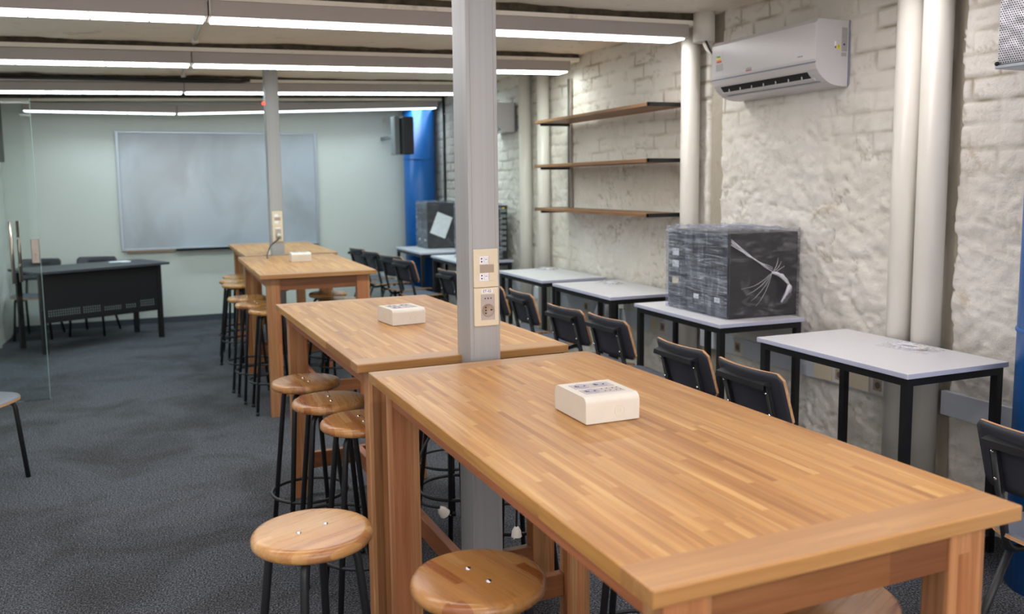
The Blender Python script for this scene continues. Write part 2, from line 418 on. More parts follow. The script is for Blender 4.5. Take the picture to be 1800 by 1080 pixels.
def brick_wall():
    ys = np.arange(0.0, YB+0.02, 0.0115); zs = np.arange(0.0, ZC+0.04, 0.0115)
    Y, Z = np.meshgrid(ys, zs, indexing='ij')
    wy = Y+(fbm(Y, Z, 5, 3.0)-0.5)*0.05; wz = Z+(fbm(Y, Z, 9, 2.2)-0.5)*0.04
    bh, bl = 0.092, 0.25
    row = np.floor(wz/bh); fz = np.abs(wz/bh-row-0.5)*2*bh/2
    off = (row % 2)*0.5
    u = wy/bl+off; col = np.floor(u); fy = np.abs(u-col-0.5)*bl
    dj = np.minimum(bh/2-fz, bl/2-fy)          # distance to nearest joint
    joint = np.exp(-(dj/0.0085)**2)
    # where plaster hides the brickwork
    plaster = np.clip(fbm(Y, Z, 21, 1.1, 3)*2.4-0.85+np.clip(1.75-Z, -0.5, 0.9)*0.9-np.clip(Y-5.0, 0, 2)*0.25-np.clip(1.75-Y, 0, 1)*0.6, 0, 1)
    brk = np.clip(fbm(Y, Z, 23, 4.0, 3)*2.2-0.45, 0.15, 1)
    rnd = np.sin(row*12.9898+col*78.233)*43758.5453; rnd = rnd-np.floor(rnd)
    h = -0.012*joint*(1-plaster)*brk+(rnd-0.5)*0.006*(1-plaster)
    h += (fbm(Y, Z, 31, 7, 4)-0.5)*0.015*(0.5+plaster)
    h += (fbm(Y, Z, 41, 22, 3)-0.5)*0.013*(0.45+plaster)
    rg = 1-np.abs(2*fbm(Y*0.8+0.1*fbm(Y, Z, 55, 5), Z*1.5, 51, 10.5, 3)-1); h -= np.clip(rg-0.88, 0, 1)*0.055*(0.2+plaster)
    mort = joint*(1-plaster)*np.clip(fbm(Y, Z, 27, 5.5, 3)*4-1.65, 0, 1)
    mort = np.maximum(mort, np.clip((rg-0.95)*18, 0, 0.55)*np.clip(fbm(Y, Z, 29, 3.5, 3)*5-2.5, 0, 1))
    for (ya, yb) in ((3.27, 3.40), (1.665, 1.735)):
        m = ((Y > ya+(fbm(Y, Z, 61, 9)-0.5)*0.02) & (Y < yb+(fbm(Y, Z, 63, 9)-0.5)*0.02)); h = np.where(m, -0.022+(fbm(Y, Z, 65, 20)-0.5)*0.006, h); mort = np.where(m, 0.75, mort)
    P = np.stack([XR-h-0.0, Y, Z], -1)
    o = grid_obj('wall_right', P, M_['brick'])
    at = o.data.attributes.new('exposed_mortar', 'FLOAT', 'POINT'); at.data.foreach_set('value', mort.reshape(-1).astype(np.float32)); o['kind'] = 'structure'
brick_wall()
# added window, out of view behind the viewer; its glowing pane supplies daylight
WX0, WX1, WZ0, WZ1 = -1.3, 1.7, 0.75, 2.25
t = bpy.data.objects.new('added_window_1', None); C.objects.link(t); t['kind'] = 'structure'; t['label'] = 'added wide window in the wall behind the viewer, out of view'
b = nb(); bx(b, WX0, WX1, YF+0.002, YF+0.008, WZ0, WZ1); obj('added_daylight_pane', b, mk_emit('added_daylight_glow', ADDED_DAYLIGHT[1], ADDED_DAYLIGHT[0]), t)
b = nb()
for x in (WX0, (2*WX0+WX1)/3, (WX0+2*WX1)/3, WX1): bx(b, x-0.025, x+0.025, YF, YF+0.05, WZ0-0.05, WZ1+0.05)
for z in (WZ0-0.025, WZ1+0.025): bx(b, WX0, WX1, YF, YF+0.05, z-0.025, z+0.025)
obj('added_window_frame', b, M_['alu'], t)
t = bpy.data.objects.new('added_window_2', None); C.objects.link(t); t['kind'] = 'structure'; t['label'] = 'added window in the left wall beside the viewer, out of view'  # unseen side window, added so its glowing pane lights the room from the left
WX = XL+0.03
b = nb(); bx(b, WX+0.002, WX+0.008, -2.4, 1.2, 0.8, 2.15); obj('added_daylight_pane', b, mk_emit('added_daylight_glow_left', ADDED_DAYLIGHT_LEFT[1], ADDED_DAYLIGHT_LEFT[0]), t)
b = nb()
for y in (-2.4, -1.2, 0.0, 1.2): bx(b, WX, WX+0.05, y-0.025, y+0.025, 0.75, 2.2)
for z in (0.775, 2.175): bx(b, WX, WX+0.05, -2.4, 1.2, z-0.025, z+0.025)
obj('added_window_frame', b, M_['alu'], t)
b = nb(); bx(b, XR+0.04, XR+0.14, YF-0.1, YB+0.1, 0, ZC+0.1); bx(b, XR-0.0, XR+0.06, YF-0.1, 0.004, 0, ZC+0.1); struct('wall_right_core', b, M_['brick']).name = 'wall_right_rear'
def left_wall():
    ys = np.arange(YF, YB+0.02, 0.03); zs = np.arange(0.0, ZC+0.04, 0.03)
    Y, Z = np.meshgrid(ys, zs, indexing='ij')
    h = (fbm(Y, Z, 71, 3, 4)-0.5)*0.05+(fbm(Y, Z, 73, 14, 3)-0.5)*0.02
    o = grid_obj('wall_left', np.stack([XL+h, Y, Z], -1), M_['leftwall']); o['kind'] = 'structure'
left_wall()
def zceil(x): return 2.322+(x-XL)*0.019
def ceil():
    xs = np.arange(XL-0.1, XR+0.1, 0.03); ys = np.arange(YF-0.1, YB+0.1, 0.03)
    X, Y = np.meshgrid(xs, ys, indexing='ij')
    h = (fbm(X, Y, 81, 1.5, 4)-0.5)*0.03+(fbm(X, Y, 83, 9, 3)-0.5)*0.012
    o = grid_obj('ceiling', np.stack([X, Y, zceil(X)+h], -1)[:, ::-1], M_['ceiling']); o['kind'] = 'structure'
ceil()
# slab core above so no light leaks
b = nb(); bx(b, XL-0.2, XR+0.2, YF-0.2, YB+0.2, ZC+0.05, ZC+0.12); struct('ceiling_slab', b, M_['ceiling'])

# ------------------------------------------------------------------ ceiling beams and linear lights
ROWS = {  # far edge y : (x_left, z_left, x_mid, z_mid, x_right, z_right) of the lamp underside
    -2: (-1.75, (-1.78, 2.23, -0.283, 2.23, 2.33, 2.25)), -1: (0.0, (-1.78, 2.23, -0.283, 2.23, 2.33, 2.25)),
    0: (1.8, (-1.78, 2.21, -0.283, 2.22, 2.33, 2.25)), 1: (3.55, (-1.78, 2.187, -0.283, 2.215, 2.33, 2.256)),
    2: (5.2, (-1.78, 2.185, -0.278, 2.214, 2.40, 2.269)), 3: (7.0, (-1.78, 2.183, -0.255, 2.217, 2.40, 2.285)),
    4: (8.5, (-1.61, 2.159, -0.265, 2.159, 2.43, 2.275))}
def sl(bm, x0, z0, x1, z1, ya, yb, h0, h1, mi=0, inset=0.0):
    """box following the sloping run"""
    vs = []
    for x, z in ((x0, z0), (x1, z1)):
        for y in (ya, yb):
            for h in (h0, h1): vs.append(bm.verts.new((x, y, z+h)))
    a = vs
    for q in ((0, 1, 3, 2), (4, 6, 7, 5), (0, 4, 5, 1), (2, 3, 7, 6), (0, 2, 6, 4), (1, 5, 7, 3)):
        f = bm.faces.new([a[i] for i in q]); f.material_index = mi
rowname = {-2: 'third row behind the viewer', -1: 'second row behind the viewer', 0: 'row just above the viewer', 1: 'nearest row in view', 2: 'second row in view', 3: 'third row in view', 4: 'last row before the whiteboard'}
for k, (yf, (xl, zl, xm, zm, xr, zr)) in ROWS.items():
    st, col = LAMP[k]; em = mk_emit('lamp_diffuser_light', col, GLOW[k])
    yn = yf-0.19
    for side, (x0, z0, x1, z1) in (('left', (xl, zl, xm-0.002, zm)), ('right', (xm+0.002, zm, xr, zr))):
        lt = thing('linear_ceiling_light', 'long grey linear ceiling light, %s run of the %s' % (side, rowname[k]), 'ceiling light', (0, 0, 0), 0, 'linear lights under the ceiling beams')
        b = nb(); sl(b, x0, z0, x1, z1, yn, yf, 0.004, 0.077); bevel(b, 0.004, 1); obj('housing', b, M_['housing'], lt)
        L = x1-x0; n = max(3, int(round(L/0.24)))
        b = nb()
        for i in range(n):
            a0 = x0+L*i/n+0.004; a1 = x0+L*(i+1)/n-0.004
            if i == 0: a0 += 0.01
            if i == n-1: a1 -= 0.01
            zz = lambda x: z0+(z1-z0)*(x-x0)/L
            sl(b, a0, zz(a0), a1, zz(a1), yn+0.03, yf-0.014, -0.003, 0.006)
        ld = bpy.data.lights.new('lamp_tube', 'AREA'); ld.shape = 'RECTANGLE'; ld.size = L-0.30; ld.size_y = 0.16
        ld.energy = st*L; ld.color = col; ld.spread = math.radians(140)
        lo = bpy.data.objects.new('lamp_tube', ld); C.objects.link(lo); lo.parent = lt
        lo.location = ((x0+x1)/2, (yn+yf)/2, (z0+z1)/2-0.005); lo.rotation_euler = (0, -math.atan2(z1-z0, L), 0)
        d = obj('diffuser', b, em, lt); d['label'] = 'glowing white segmented diffuser'
    # beam above the housing
    o = thing('ceiling_beam', 'x', 'beam')
    b = nb(); sl(b, XL+0.02, zl+0.078, XR-0.02, zr+0.078, yn+0.01, yf-0.01, 0.0, 0.026); obj('plaster_face', b, M_['ceiling'], o)
    b = nb(); sl(b, XL+0.02, zl+0.104, XR-0.02, zr+0.104, yn+0.02, yf-0.03, 0.0, 0.075); obj('gap_shade_strip', b, M_['beam'], o)  # dark solid strip: shade of the gap above the housing, put into the colour
    tag(o, 'stained ceiling beam with shade coloured into its top strip, directly above the %s of linear lights' % rowname[k], 'beam', 'dark beams above the light rows')
# conduit crossing between rows
for i, (ya, yb, nm) in enumerate(((2.0, 3.34, 'nearest row'), (3.57, 4.99, 'second row'), (5.22, 6.79, 'third row'), (7.02, 8.29, 'last row'))):
    b = nb(); tube(b, [(-0.262, ya, zceil(-0.262)-0.012), (-0.262, yb, zceil(-0.262)-0.012)], 0.011, 8)
    b2 = b; bx(b2, -0.28, -0.244, yb-0.15, yb-0.10, zceil(-0.26)-0.03, zceil(-0.26)+0.01)
    o = obj('ceiling_conduit', b, M_['pipe']); tag(o, 'thin cream conduit on the ceiling running up to the %s of lights' % nm, 'conduit', 'ceiling conduits between light rows')
b = nb(); tube(b, [(-0.276, 3.354, 2.30), (-0.276, 3.354, 2.222)], 0.004, 8)
tag(obj('drop_wire', b, M_['pipe']), 'thin cream cord on the joint of the nearest light row', 'cord')
b = nb(); tube(b, fillet([(XL+0.05, 6.78, 2.285), (0.20, 6.78, 2.315), (0.27, 6.78, 2.33)], 0.03), 0.014, 8)
tag(obj('dark_conduit', b, M_['blackplastic']), 'dark grey conduit along the beam left of the far column', 'conduit')

# ------------------------------------------------------------------ columns
def socket_face(b, cx, y, cz, r=0.0225):
    pass
def mk_text(s, size, mat, parent, mtx, name='lettering'):
    cu = bpy.data.curves.new(name, 'FONT'); cu.body = s; cu.size = size; cu.extrude = 0.0003; cu.align_x = 'CENTER'; cu.align_y = 'CENTER'
    o = bpy.data.objects.new(name, cu); C.objects.link(o)
    dg = bpy.context.evaluated_depsgraph_get(); me = bpy.data.meshes.new_from_object(o.evaluated_get(dg))
    bpy.data.objects.remove(o)
    me.transform(mtx); me.materials.clear(); me.materials.append(mat)
    t = bpy.data.objects.new(name, me); C.objects.link(t); t.parent = parent; return t
TXT = Matrix.Rotation(PI/2, 4, 'X')

def column(loc, label, detail=True):
    X, Y = loc
    t = thing('metal_clad_column', label, 'column', (X, Y, 0))
    b = nb(); bx(b, 0, 0.1, 0, 0.122, 0, zceil(X)); bevel(b, 0.003, 2, lambda e: abs(e.verts[0].co.z-e.verts[1].co.z) > 1)
    obj('cladding', b, M_['column'], t)
    b = nb(); bx(b, 0.012, 0.0135, -0.0012, 0.0, 0.01, zceil(X)-0.01); bx(b, 0.0865, 0.088, -0.0012, 0.0, 0.01, zceil(X)-0.01)
    obj('seam', b, M_['housing'], t)
    # two stacked plates
    p = nb(); bx(p, 0.012, 0.092, -0.010, 0.0, 1.1225, 1.241); bevel(p, 0.003, 2); up = obj('switch_plate', p, M_['beige'], t)
    p = nb(); bx(p, 0.012, 0.092, -0.010, 0.0, 1.002, 1.1215); bevel(p, 0.003, 2); lo = obj('socket_plate', p, M_['beige'], t)
    p = nb(); bx(p, 0.031, 0.077, -0.0108, -0.009, 1.168, 1.193); obj('blank_insert', p, M_['taupe'], up)
    for z in (1.195, 1.143):
        p = nb(); bx(p, 0.030, 0.060, -0.0115, -0.009, z, z+0.024); pl = obj('data_jack', p, M_['label'], up)
        if detail:
            q = nb(); bx(q, 0.044, 0.058, -0.0122, -0.0115, z+0.0045, z+0.0050); bx(q, 0.044, 0.058, -0.0122, -0.0115, z+0.0195, z+0.0200)
            bx(q, 0.044, 0.0445, -0.0122, -0.0115, z+0.0045, z+0.02); bx(q, 0.0575, 0.058, -0.0122, -0.0115, z+0.0045, z+0.02)
            bx(q, 0.0475, 0.0545, -0.0122, -0.0115, z+0.013, z+0.0155); obj('jack_outline', q, M_['greysticker'], up)
            q = nb()
            for zz in (z+0.0055, z+0.0145):
                bx(q, 0.0345, 0.0385, -0.0122, -0.0115, zz, zz+0.0045)
            obj('jack_mark', q, M_['ink'], up)
        q = nb(); bx(q, 0.0605, 0.0612, -0.0112, -0.0098, z, z+0.024); bx(q, 0.030, 0.077, -0.0105, -0.0098, z-0.0006, z); obj('jack_seam', q, M_['greysticker'], up)
    p = nb(); bx(p, 0.033, 0.078, -0.0112, -0.009, 1.0215, 1.101); sk = obj('socket', p, M_['taupe_light'], lo)
    p = nb()
    for x in (0.0465, 0.056, 0.0655): disc_axis(p, (x, -0.0115, 1.0885), 0.0021, 'y', 0.0015, 12)
    obj('indicator_hole', p, M_['hole'], lo)
    # round recess ring + shallow dish
    p = nb()
    R = Matrix.Rotation(PI/2, 4, 'X')
    lathe(p, [(0.0205, 0.0), (0.0205, 0.0022), (0.019, 0.0024), (0.0182, 0.0006), (0.0, 0.0004)], seg=32)
    p.transform(Matrix.Translation((0.0555, -0.0112, 1.0515)) @ R); obj('socket_well', p, M_['taupe'], lo)
    p = nb()
    for z in (1.0425, 1.0515, 1.0605): disc_axis(p, (0.0480, -0.0122, z), 0.0023, 'y', 0.0016, 12)
    disc_axis(p, (0.0655, -0.0122, 1.0525), 0.0022, 'y', 0.0016, 12); disc_axis(p, (0.069, -0.0122, 1.0525), 0.0011, 'y', 0.0016, 12)
    obj('pin_hole', p, M_['hole'], lo)
    p = nb(); bx(p, 0.035, 0.072, -0.0112, -0.0095, 1.1045, 1.1165); nl = obj('name_label', p, M_['label'], lo)
    if detail: mk_text('ET-02', 0.0115, M_['ink'], lo, Matrix.Translation((0.0535, -0.0114, 1.1105)) @ TXT)
    return t
col1 = column((0.307, 1.543), 'grey metal clad column at the near table end with a cream socket plate lettered ET-02')
col2 = column((0.299, 6.075), 'grey metal clad column farther back, between the two far tables, with plug in its socket', False)
# red indicator lamp on the far column
b = nb(); disc_axis(b, (-0.012, 0.03, 2.077), 0.012, 'x', 0.02, 16); r = obj('indicator_lamp', b, mk_emit('red_led', (1.0, 0.08, 0.05), 3.0), col2); r['label'] = 'small red glowing lamp'

# ------------------------------------------------------------------ communal tables
TW, TL, TH = 0.7216, 1.5004, 0.9
def table(loc, rz, label):
    t = thing('communal_table', label, 'table', loc, rz, 'high butcher block tables in one line')
    z1, z0 = TH, TH-0.027
    eb = 0.085
    b = nb(); bx(b, 0, TW, eb, TL-eb, z0, z1); bevel(b, 0.002, 1, lambda e: abs(e.verts[0].co.x-e.verts[1].co.x) < 1e-5 and e.verts[0].co.z > z1-1e-4 and e.verts[1].co.z > z1-1e-4)
    obj('table_top', b, M_['top'], t)
    for ya, yb in ((0, eb), (TL-eb, TL)):
        b = nb(); bx(b, 0, TW, ya, yb, z0, z1)
        out = ya if ya == 0 else yb
        bevel(b, 0.003, 2, lambda e: all(abs(v.co.y-out) < 1e-5 for v in e.verts) or (abs(e.verts[0].co.x-e.verts[1].co.x) < 1e-5 and e.verts[0].co.z > z1-1e-4 and e.verts[1].co.z > z1-1e-4))
        obj('end_board', b, M_['end'], t)
    LX, LY = 0.082, 0.055
    for x in (0.04, TW-0.04-LX):
        for y in (0.035, TL-0.035-LY):
            b = nb(); bx(b, x, x+LX, y, y+LY, 0, z0); bevel(b, 0.003, 2, lambda e: abs(e.verts[0].co.z-e.verts[1].co.z) > 0.5); obj('leg', b, M_['leg'], t)
    for y in (0.04, TL-0.04-0.022):
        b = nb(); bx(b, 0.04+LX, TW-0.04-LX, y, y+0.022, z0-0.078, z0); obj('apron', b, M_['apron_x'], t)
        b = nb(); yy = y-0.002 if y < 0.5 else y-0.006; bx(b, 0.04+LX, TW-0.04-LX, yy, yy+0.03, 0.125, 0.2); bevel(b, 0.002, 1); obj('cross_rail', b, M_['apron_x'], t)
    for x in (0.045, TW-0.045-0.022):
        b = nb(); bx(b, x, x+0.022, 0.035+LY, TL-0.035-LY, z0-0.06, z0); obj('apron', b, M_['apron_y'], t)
    b = nb(); bx(b, 0.335, 0.367, 0.066, TL-0.068, 0.125, 0.2); bevel(b, 0.002, 1); obj('centre_rail', b, M_['apron_y'], t)
    return t
table((0, 0, 0), 0.0168, 'nearest high table of orange-brown laminated wood, its corner filling the lower right')
table((-0.0306, 1.6155, 0), 0.0266, 'second high wooden table, just beyond the near grey column')
table((0.0207, 4.4804, 0), -0.0085, 'third high wooden table, in front of the far grey column')
table((0.0968, 6.0783+0.002, 0), -0.0015, 'farthest high wooden table, behind the far grey column')

# ------------------------------------------------------------------ stools
def make_stool():
    t = thing('bar_stool', 'x', 'stool', (0, 0, 0), 0, 'round wooden stools along the high tables')
    R = 0.1375; b = nb()
    lathe(b, [(0, 0.629), (R-0.014, 0.629), (R-0.006, 0.6315), (R-0.001, 0.637), (R, 0.643), (R-0.001, 0.65), (R-0.005, 0.656), (R-0.012, 0.6595), (R-0.02, 0.6605), (0, 0.6605)], seg=64)
    s = obj('seat', b, M_['seat'], t)
    for q in (-0.036, 0.036):
        b = nb(); lathe(b, [(0.0062, 0.6604), (0.0058, 0.6622), (0.003, 0.6636), (0, 0.664)], 0, q, 16); obj('screw', b, M_['chrome'], t)
    for k in range(4):
        a = PI/4+k*PI/2; c, s_ = math.cos(a), math.sin(a)
        P = lambda r, z: (r*c, r*s_, z)
        b = nb(); tube(b, fillet([P(0.012, 0.619), P(0.098, 0.619), P(0.170, 0.004)], 0.035, 7), 0.0098, 12); obj('leg', b, M_['tube'], t)
        b = nb(); tube(b, [P(0.1703, 0.0), P(0.168, 0.02)], 0.0115, 12); obj('rubber_foot', b, M_['blackplastic'], t)
    b = nb(); rr = 0.150; tube(b, [(rr*math.cos(i*PI/24), rr*math.sin(i*PI/24), 0.2) for i in range(48)], 0.007, 8, True); obj('foot_ring', b, M_['tube'], t)
    return t
st0 = make_stool()
STOOLS = [((-0.282, 1.0), -1.15, (1.0, 0.98, 0.95, 1), 'light orange wooden stool standing clear of the nearest table, left of its far leg'),
 ((-0.018, 0.622), 0.25, (0.82, 0.72, 0.62, 1), 'darker brown wooden stool with two screws, largest one at the bottom centre'),
 ((0.06, 0.262), 0.6, (0.95, 0.9, 0.85, 1), 'wooden stool under the left edge of the nearest table, cut off by the picture bottom'),
 ((0.035, 1.878), 0.02, (1.0, 0.92, 0.82, 1), 'wooden stool pressed against the near end leg of the second table, left side'),
 ((-0.008, 2.2), -0.06, (0.92, 0.84, 0.74, 1), 'middle of three wooden stools on the left side of the second table'),
 ((-0.035, 2.555), 0.15, (0.86, 0.77, 0.68, 1), 'farthest of three wooden stools on the left side of the second table'),
 ((0.105, 4.727), 0.0, (0.95, 0.9, 0.75, 1), 'wooden stool nearest the front leg of the third table, left side'),
 ((0.055, 5.065), 0.08, (0.95, 0.9, 0.74, 1), 'middle of three wooden stools on the left side of the third table'),
 ((0.035, 5.41), -0.1, (0.95, 0.9, 0.74, 1), 'farthest of three wooden stools on the left side of the third table'),
 ((0.07, 6.33), 0.7, (0.95, 0.9, 0.72, 1), 'wooden stool near the front leg of the farthest table, left side'),
 ((0.07, 6.65), 0.2, (0.95, 0.9, 0.72, 1), 'middle of three wooden stools on the left side of the farthest table'),
 ((0.13, 7.0), 1.1, (0.95, 0.9, 0.72, 1), 'wooden stool farthest left in the picture, at the back of the farthest table'),
 ((0.55, 0.278), 2.0, (0.86, 0.74, 0.66, 1), 'reddish wooden stool tucked under the near end of the nearest table, right side'),
 ((0.60, 1.0), 0.9, (0.95, 0.88, 0.8, 1), 'wooden stool under the far right side of the nearest table'),
 ((0.60, 1.93), 1.7, (0.95, 0.88, 0.8, 1), 'stool on the right side of the second table, just beyond the near column'),
 ((0.52, 2.33), 0.3, (0.95, 0.88, 0.8, 1), 'middle stool on the right side of the second table, legs seen left of the column'),
 ((0.62, 2.69), 0.5, (0.95, 0.88, 0.8, 1), 'farthest stool on the right side of the second table'),
 ((0.60, 5.02), 1.2, (0.92, 0.86, 0.78, 1), 'nearer stool showing under the third table, right side'),
 ((0.60, 5.40), 0.8, (0.95, 0.9, 0.75, 1), 'pale round stool seat showing through the frame of the third table, right side')]
for i, ((x, y), rz, colr, lab) in enumerate(STOOLS):
    if i == 0:
        st0.location = (x, y, 0); st0.rotation_euler = (0, 0, rz); st0['label'] = lab
        for ch in st0.children:
            if ch.name.startswith('seat'): ch.color = colr
    else: dup(st0, (x, y, 0), rz, lab, colr)

# ------------------------------------------------------------------ plywood chairs (front = +x)
def make_chair():
    t = thing('plywood_chair', 'x', 'chair', (0, 0, 0), 0, 'charcoal plywood chairs')
    # curved backrest shell: wide in y, bulging to -x, reclined
    W, Hh = 0.193, 0.205; ny, nz = 16, 8; th = 0.012
    def sh(y, z, o):
        yy = y*W; lean = -0.30*(z*Hh)
        bend = -0.034*(1-y*y)
        return Vector((-0.185+bend+lean-o, yy, 0.545+z*Hh))
    def outline(y, z):   # round the corners
        zz = z; ay = abs(y)
        if ay > 0.86:
            k = (ay-0.86)/0.14; c = 1-math.sqrt(max(0, 1-k*k))
            zz = 0.13*c*0.9+z*(1-0.13*c*1.8)
        return y, zz
    b = nb(); F = {}
    for s in (0, 1):
        for i in range(ny+1):
            for j in range(nz+1):
                y = -1+2*i/ny; y = math.copysign(abs(y)**0.8, y) if y else 0; z = j/nz; y, z = outline(y, z)
                F[s, i, j] = b.verts.new(sh(y, z, s*th))
    for i in range(ny):
        for j in range(nz):
            for s in (0, 1):
                q = [F[s, i, j], F[s, i+1, j], F[s, i+1, j+1], F[s, i, j+1]]
                f = b.faces.new(q if s else q[::-1]); f.smooth = True; f.material_index = 0
    rim = [(i, 0) for i in range(ny)]+[(ny, j) for j in range(nz)]+[(i, nz) for i in range(ny, 0, -1)]+[(0, j) for j in range(nz, 0, -1)]
    for a, c in zip(rim, rim[1:]+rim[:1]):
        f = b.faces.new([F[0, a[0], a[1]], F[0, c[0], c[1]], F[1, c[0], c[1]], F[1, a[0], a[1]]]); f.material_index = 1
    obj('backrest', b, [M_['char'], M_['ply']], t)
    # seat
    b = nb(); F = {}; nx, ny2 = 14, 14; D = 0.335; Ws = 0.19
    for s in (0, 1):
        for i in range(nx+1):
            for j in range(ny2+1):
                u = -1+2*i/nx; v = -1+2*j/ny2
                k = 1/(abs(u)**7+abs(v)**7)**(1/7) if (u or v) else 1
                m = max(abs(u), abs(v)); k = min(1, k*m) if m > 0 else 1
                x = -0.042+u*k*D/2; y = v*k*Ws
                z = 0.425-0.012*(1-v*v)*(1 if u < 0.5 else 1)-0.035*max(0, u-0.55)**1.5-s*0.012
                F[s, i, j] = b.verts.new((x, y, z))
    for i in range(nx):
        for j in range(ny2):
            for s in (0, 1):
                q = [F[s, i, j], F[s, i+1, j], F[s, i+1, j+1], F[s, i, j+1]]; f = b.faces.new(q if s else q[::-1]); f.smooth = True
    rim = [(i, 0) for i in range(nx)]+[(nx, j) for j in range(ny2)]+[(i, ny2) for i in range(nx, 0, -1)]+[(0, j) for j in range(ny2, 0, -1)]
    for a, c in zip(rim, rim[1:]+rim[:1]):
        f = b.faces.new([F[0, a[0], a[1]], F[0, c[0], c[1]], F[1, c[0], c[1]], F[1, a[0], a[1]]]); f.material_index = 1
    obj('seat', b, [M_['seatgrey'], M_['ply']], t)
    # bar across the back
    b = nb(); extrude_poly(b, [(-0.262, 0.715), (-0.3, 0.706), (-0.302, 0.686), (-0.297, 0.686), (-0.295, 0.702), (-0.256, 0.692)], 'y', -0.142, 0.142)
    obj('back_bar', b, M_['tube'], t)
    for s in (-1, 1):
        y = s*0.125
        b = nb(); tube(b, fillet([(-0.268, y, 0.70), (-0.185, y, 0.352), (0.02, y*0.96, 0.372), (0.09, y, 0.395)], 0.06, 8), 0.0115, 12); u = obj('upright', b, M_['tube'], t)
        b = nb(); bx(b, -0.006, 0.006, -0.013, 0.013, -0.085, 0.085); b.transform(Matrix.Translation((-0.2505, y, 0.625)) @ Matrix.Rotation(-0.235, 4, 'Y')); obj('mounting_strip', b, M_['tube'], u)
        for z, x in ((0.668, -0.2735), (0.585, -0.254)):
            b = nb(); bmesh.ops.create_uvsphere(b, u_segments=10, v_segments=6, radius=0.0052); b.transform(Matrix.Translation((x, y, z)) @ Matrix.Diagonal((0.7, 1, 1, 1))); obj('screw', b, M_['chrome'], u)
        b = nb(); tube(b, [(-0.172, y*1.02, 0.352), (-0.315, y*1.3, 0.0)], 0.0115, 12); obj('leg', b, M_['tube'], t)
        b = nb(); tube(b, fillet([(0.0, y*1.0, 0.372), (0.10, y*1.12, 0.395), (0.13, y*1.3, 0.0)], 0.04, 7), 0.0115, 12); obj('leg', b, M_['tube'], t)
    b = nb(); tube(b, [(0.02, -0.12, 0.395), (0.02, 0.12, 0.395)], 0.009, 10); obj('cross_tube', b, M_['tube'], t)
    return t
ch0 = make_chair()
XB = 0.287  # distance from chair origin to the backrest top edge line
CH = [((1.573, 0.614), 0.03, 'charcoal plywood chair at the right edge of the picture, beside the near blue pipe'),
 ((1.455, 2.16), -0.01, 'charcoal chair behind the near table, left one of the pair before the nearest white desk'),
 ((1.436, 1.68), -0.01, 'charcoal chair behind the near table, right one of the pair before the nearest white desk'),
 ((1.505, 3.385), 0.09, 'left charcoal chair of the pair before the desk with the large wrapped computers'),
 ((1.538, 2.96), 0.05, 'right charcoal chair of the pair before the desk with the large wrapped computers'),
 ((1.562, 4.14), -0.02, 'charcoal chair just right of the near column, above the second table edge'),
 ((1.545, 4.60), 0.0, 'charcoal chair mostly hidden behind the near column'),
 ((1.588, 5.68), 0.1, 'charcoal chair just left of the near column, before the fifth desk'),
 ((1.532, 6.80), 0.25, 'far charcoal chair, rightmost of the four before the farthest white desk'),
 ((1.549, 7.28), 0.34, 'far charcoal chair, second from the right of the four before the farthest white desk'),
 ((1.50, 7.92), 0.24, 'far charcoal chair, second from the left of the four before the farthest white desk'),
 ((1.475, 8.42), 0.24, 'far charcoal chair, leftmost of the four before the farthest white desk')]
for i, ((x, y), rz, lab) in enumerate(CH):
    loc = (x+XB*math.cos(rz), y+XB*math.sin(rz), 0)
    if i == 0: ch0.location = loc; ch0.rotation_euler = (0, 0, rz); ch0['label'] = lab
    else: dup(ch0, loc, rz, lab)
dup(ch0, (-1.63, 8.47, 0), math.radians(-100), 'grey chair behind the black teacher desk, seen through the glass door')
dup(ch0, (-1.15, 8.47, 0), math.radians(-107), 'grey chair behind the black teacher desk, clear of the glass door')
dup(ch0, (-1.41, 3.84, 0), math.radians(-35), 'grey seated chair cut off by the left edge of the picture')

# ------------------------------------------------------------------ white desks
DW, DL, DZ = 0.508, 0.834, 0.75
def desk(loc, rz, label, L=DL):
    t = thing('white_desk', label, 'desk', loc, rz, 'white topped desks along the brick wall')
    b = nb(); bx(b, 0, DW, 0, L, DZ-0.019, DZ)
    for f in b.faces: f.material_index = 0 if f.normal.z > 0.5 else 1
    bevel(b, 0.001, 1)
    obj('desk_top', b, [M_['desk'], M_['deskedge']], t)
    s = 0.03; z0 = DZ-0.019
    for x in (0.012, DW-0.012-s):
        for y in (0.012, L-0.012-s):
            b = nb(); bx(b, x, x+s, y, y+s, 0, z0); obj('leg', b, M_['blackframe'], t)
        b = nb(); bx(b, x, x+s, 0.012+s, L-0.012-s, z0-0.03, z0); obj('frame_rail', b, M_['blackframe'], t)
    for y in (0.012, L-0.012-s):
        b = nb(); bx(b, 0.012+s, DW-0.012-s, y, y+s, z0-0.03, z0); obj('frame_rail', b, M_['blackframe'], t)
    b = nb(); bx(b, 0.012+s, DW-0.012-s, 0.012, 0.012+s, 0.045, 0.07); obj('lower_rail', b, M_['blackframe'], t)
    return t
desk((1.8645, 1.2996, 0), -0.0049, 'nearest white desk with black frame, beside the near blue pipe')
desk((1.926, 2.4829, 0), -0.0258, 'white desk carrying the large bundle of wrapped computer towers')
desk((1.95, 3.5985, 0), -0.0137, 'white desk left of the large wrapped computers, with a small clear bag')
desk((1.962, 4.5993, 0), 0.0, 'white desk just right of the near column, under the two cream pipes')
desk((1.93, 6.24, 0), 0.0, 'white desk partly behind the near column, carrying wrapped computers', 0.87)
desk((1.93, 7.45, 0), 0.0, 'farthest white desk, in front of the far blue pipe', 0.95)

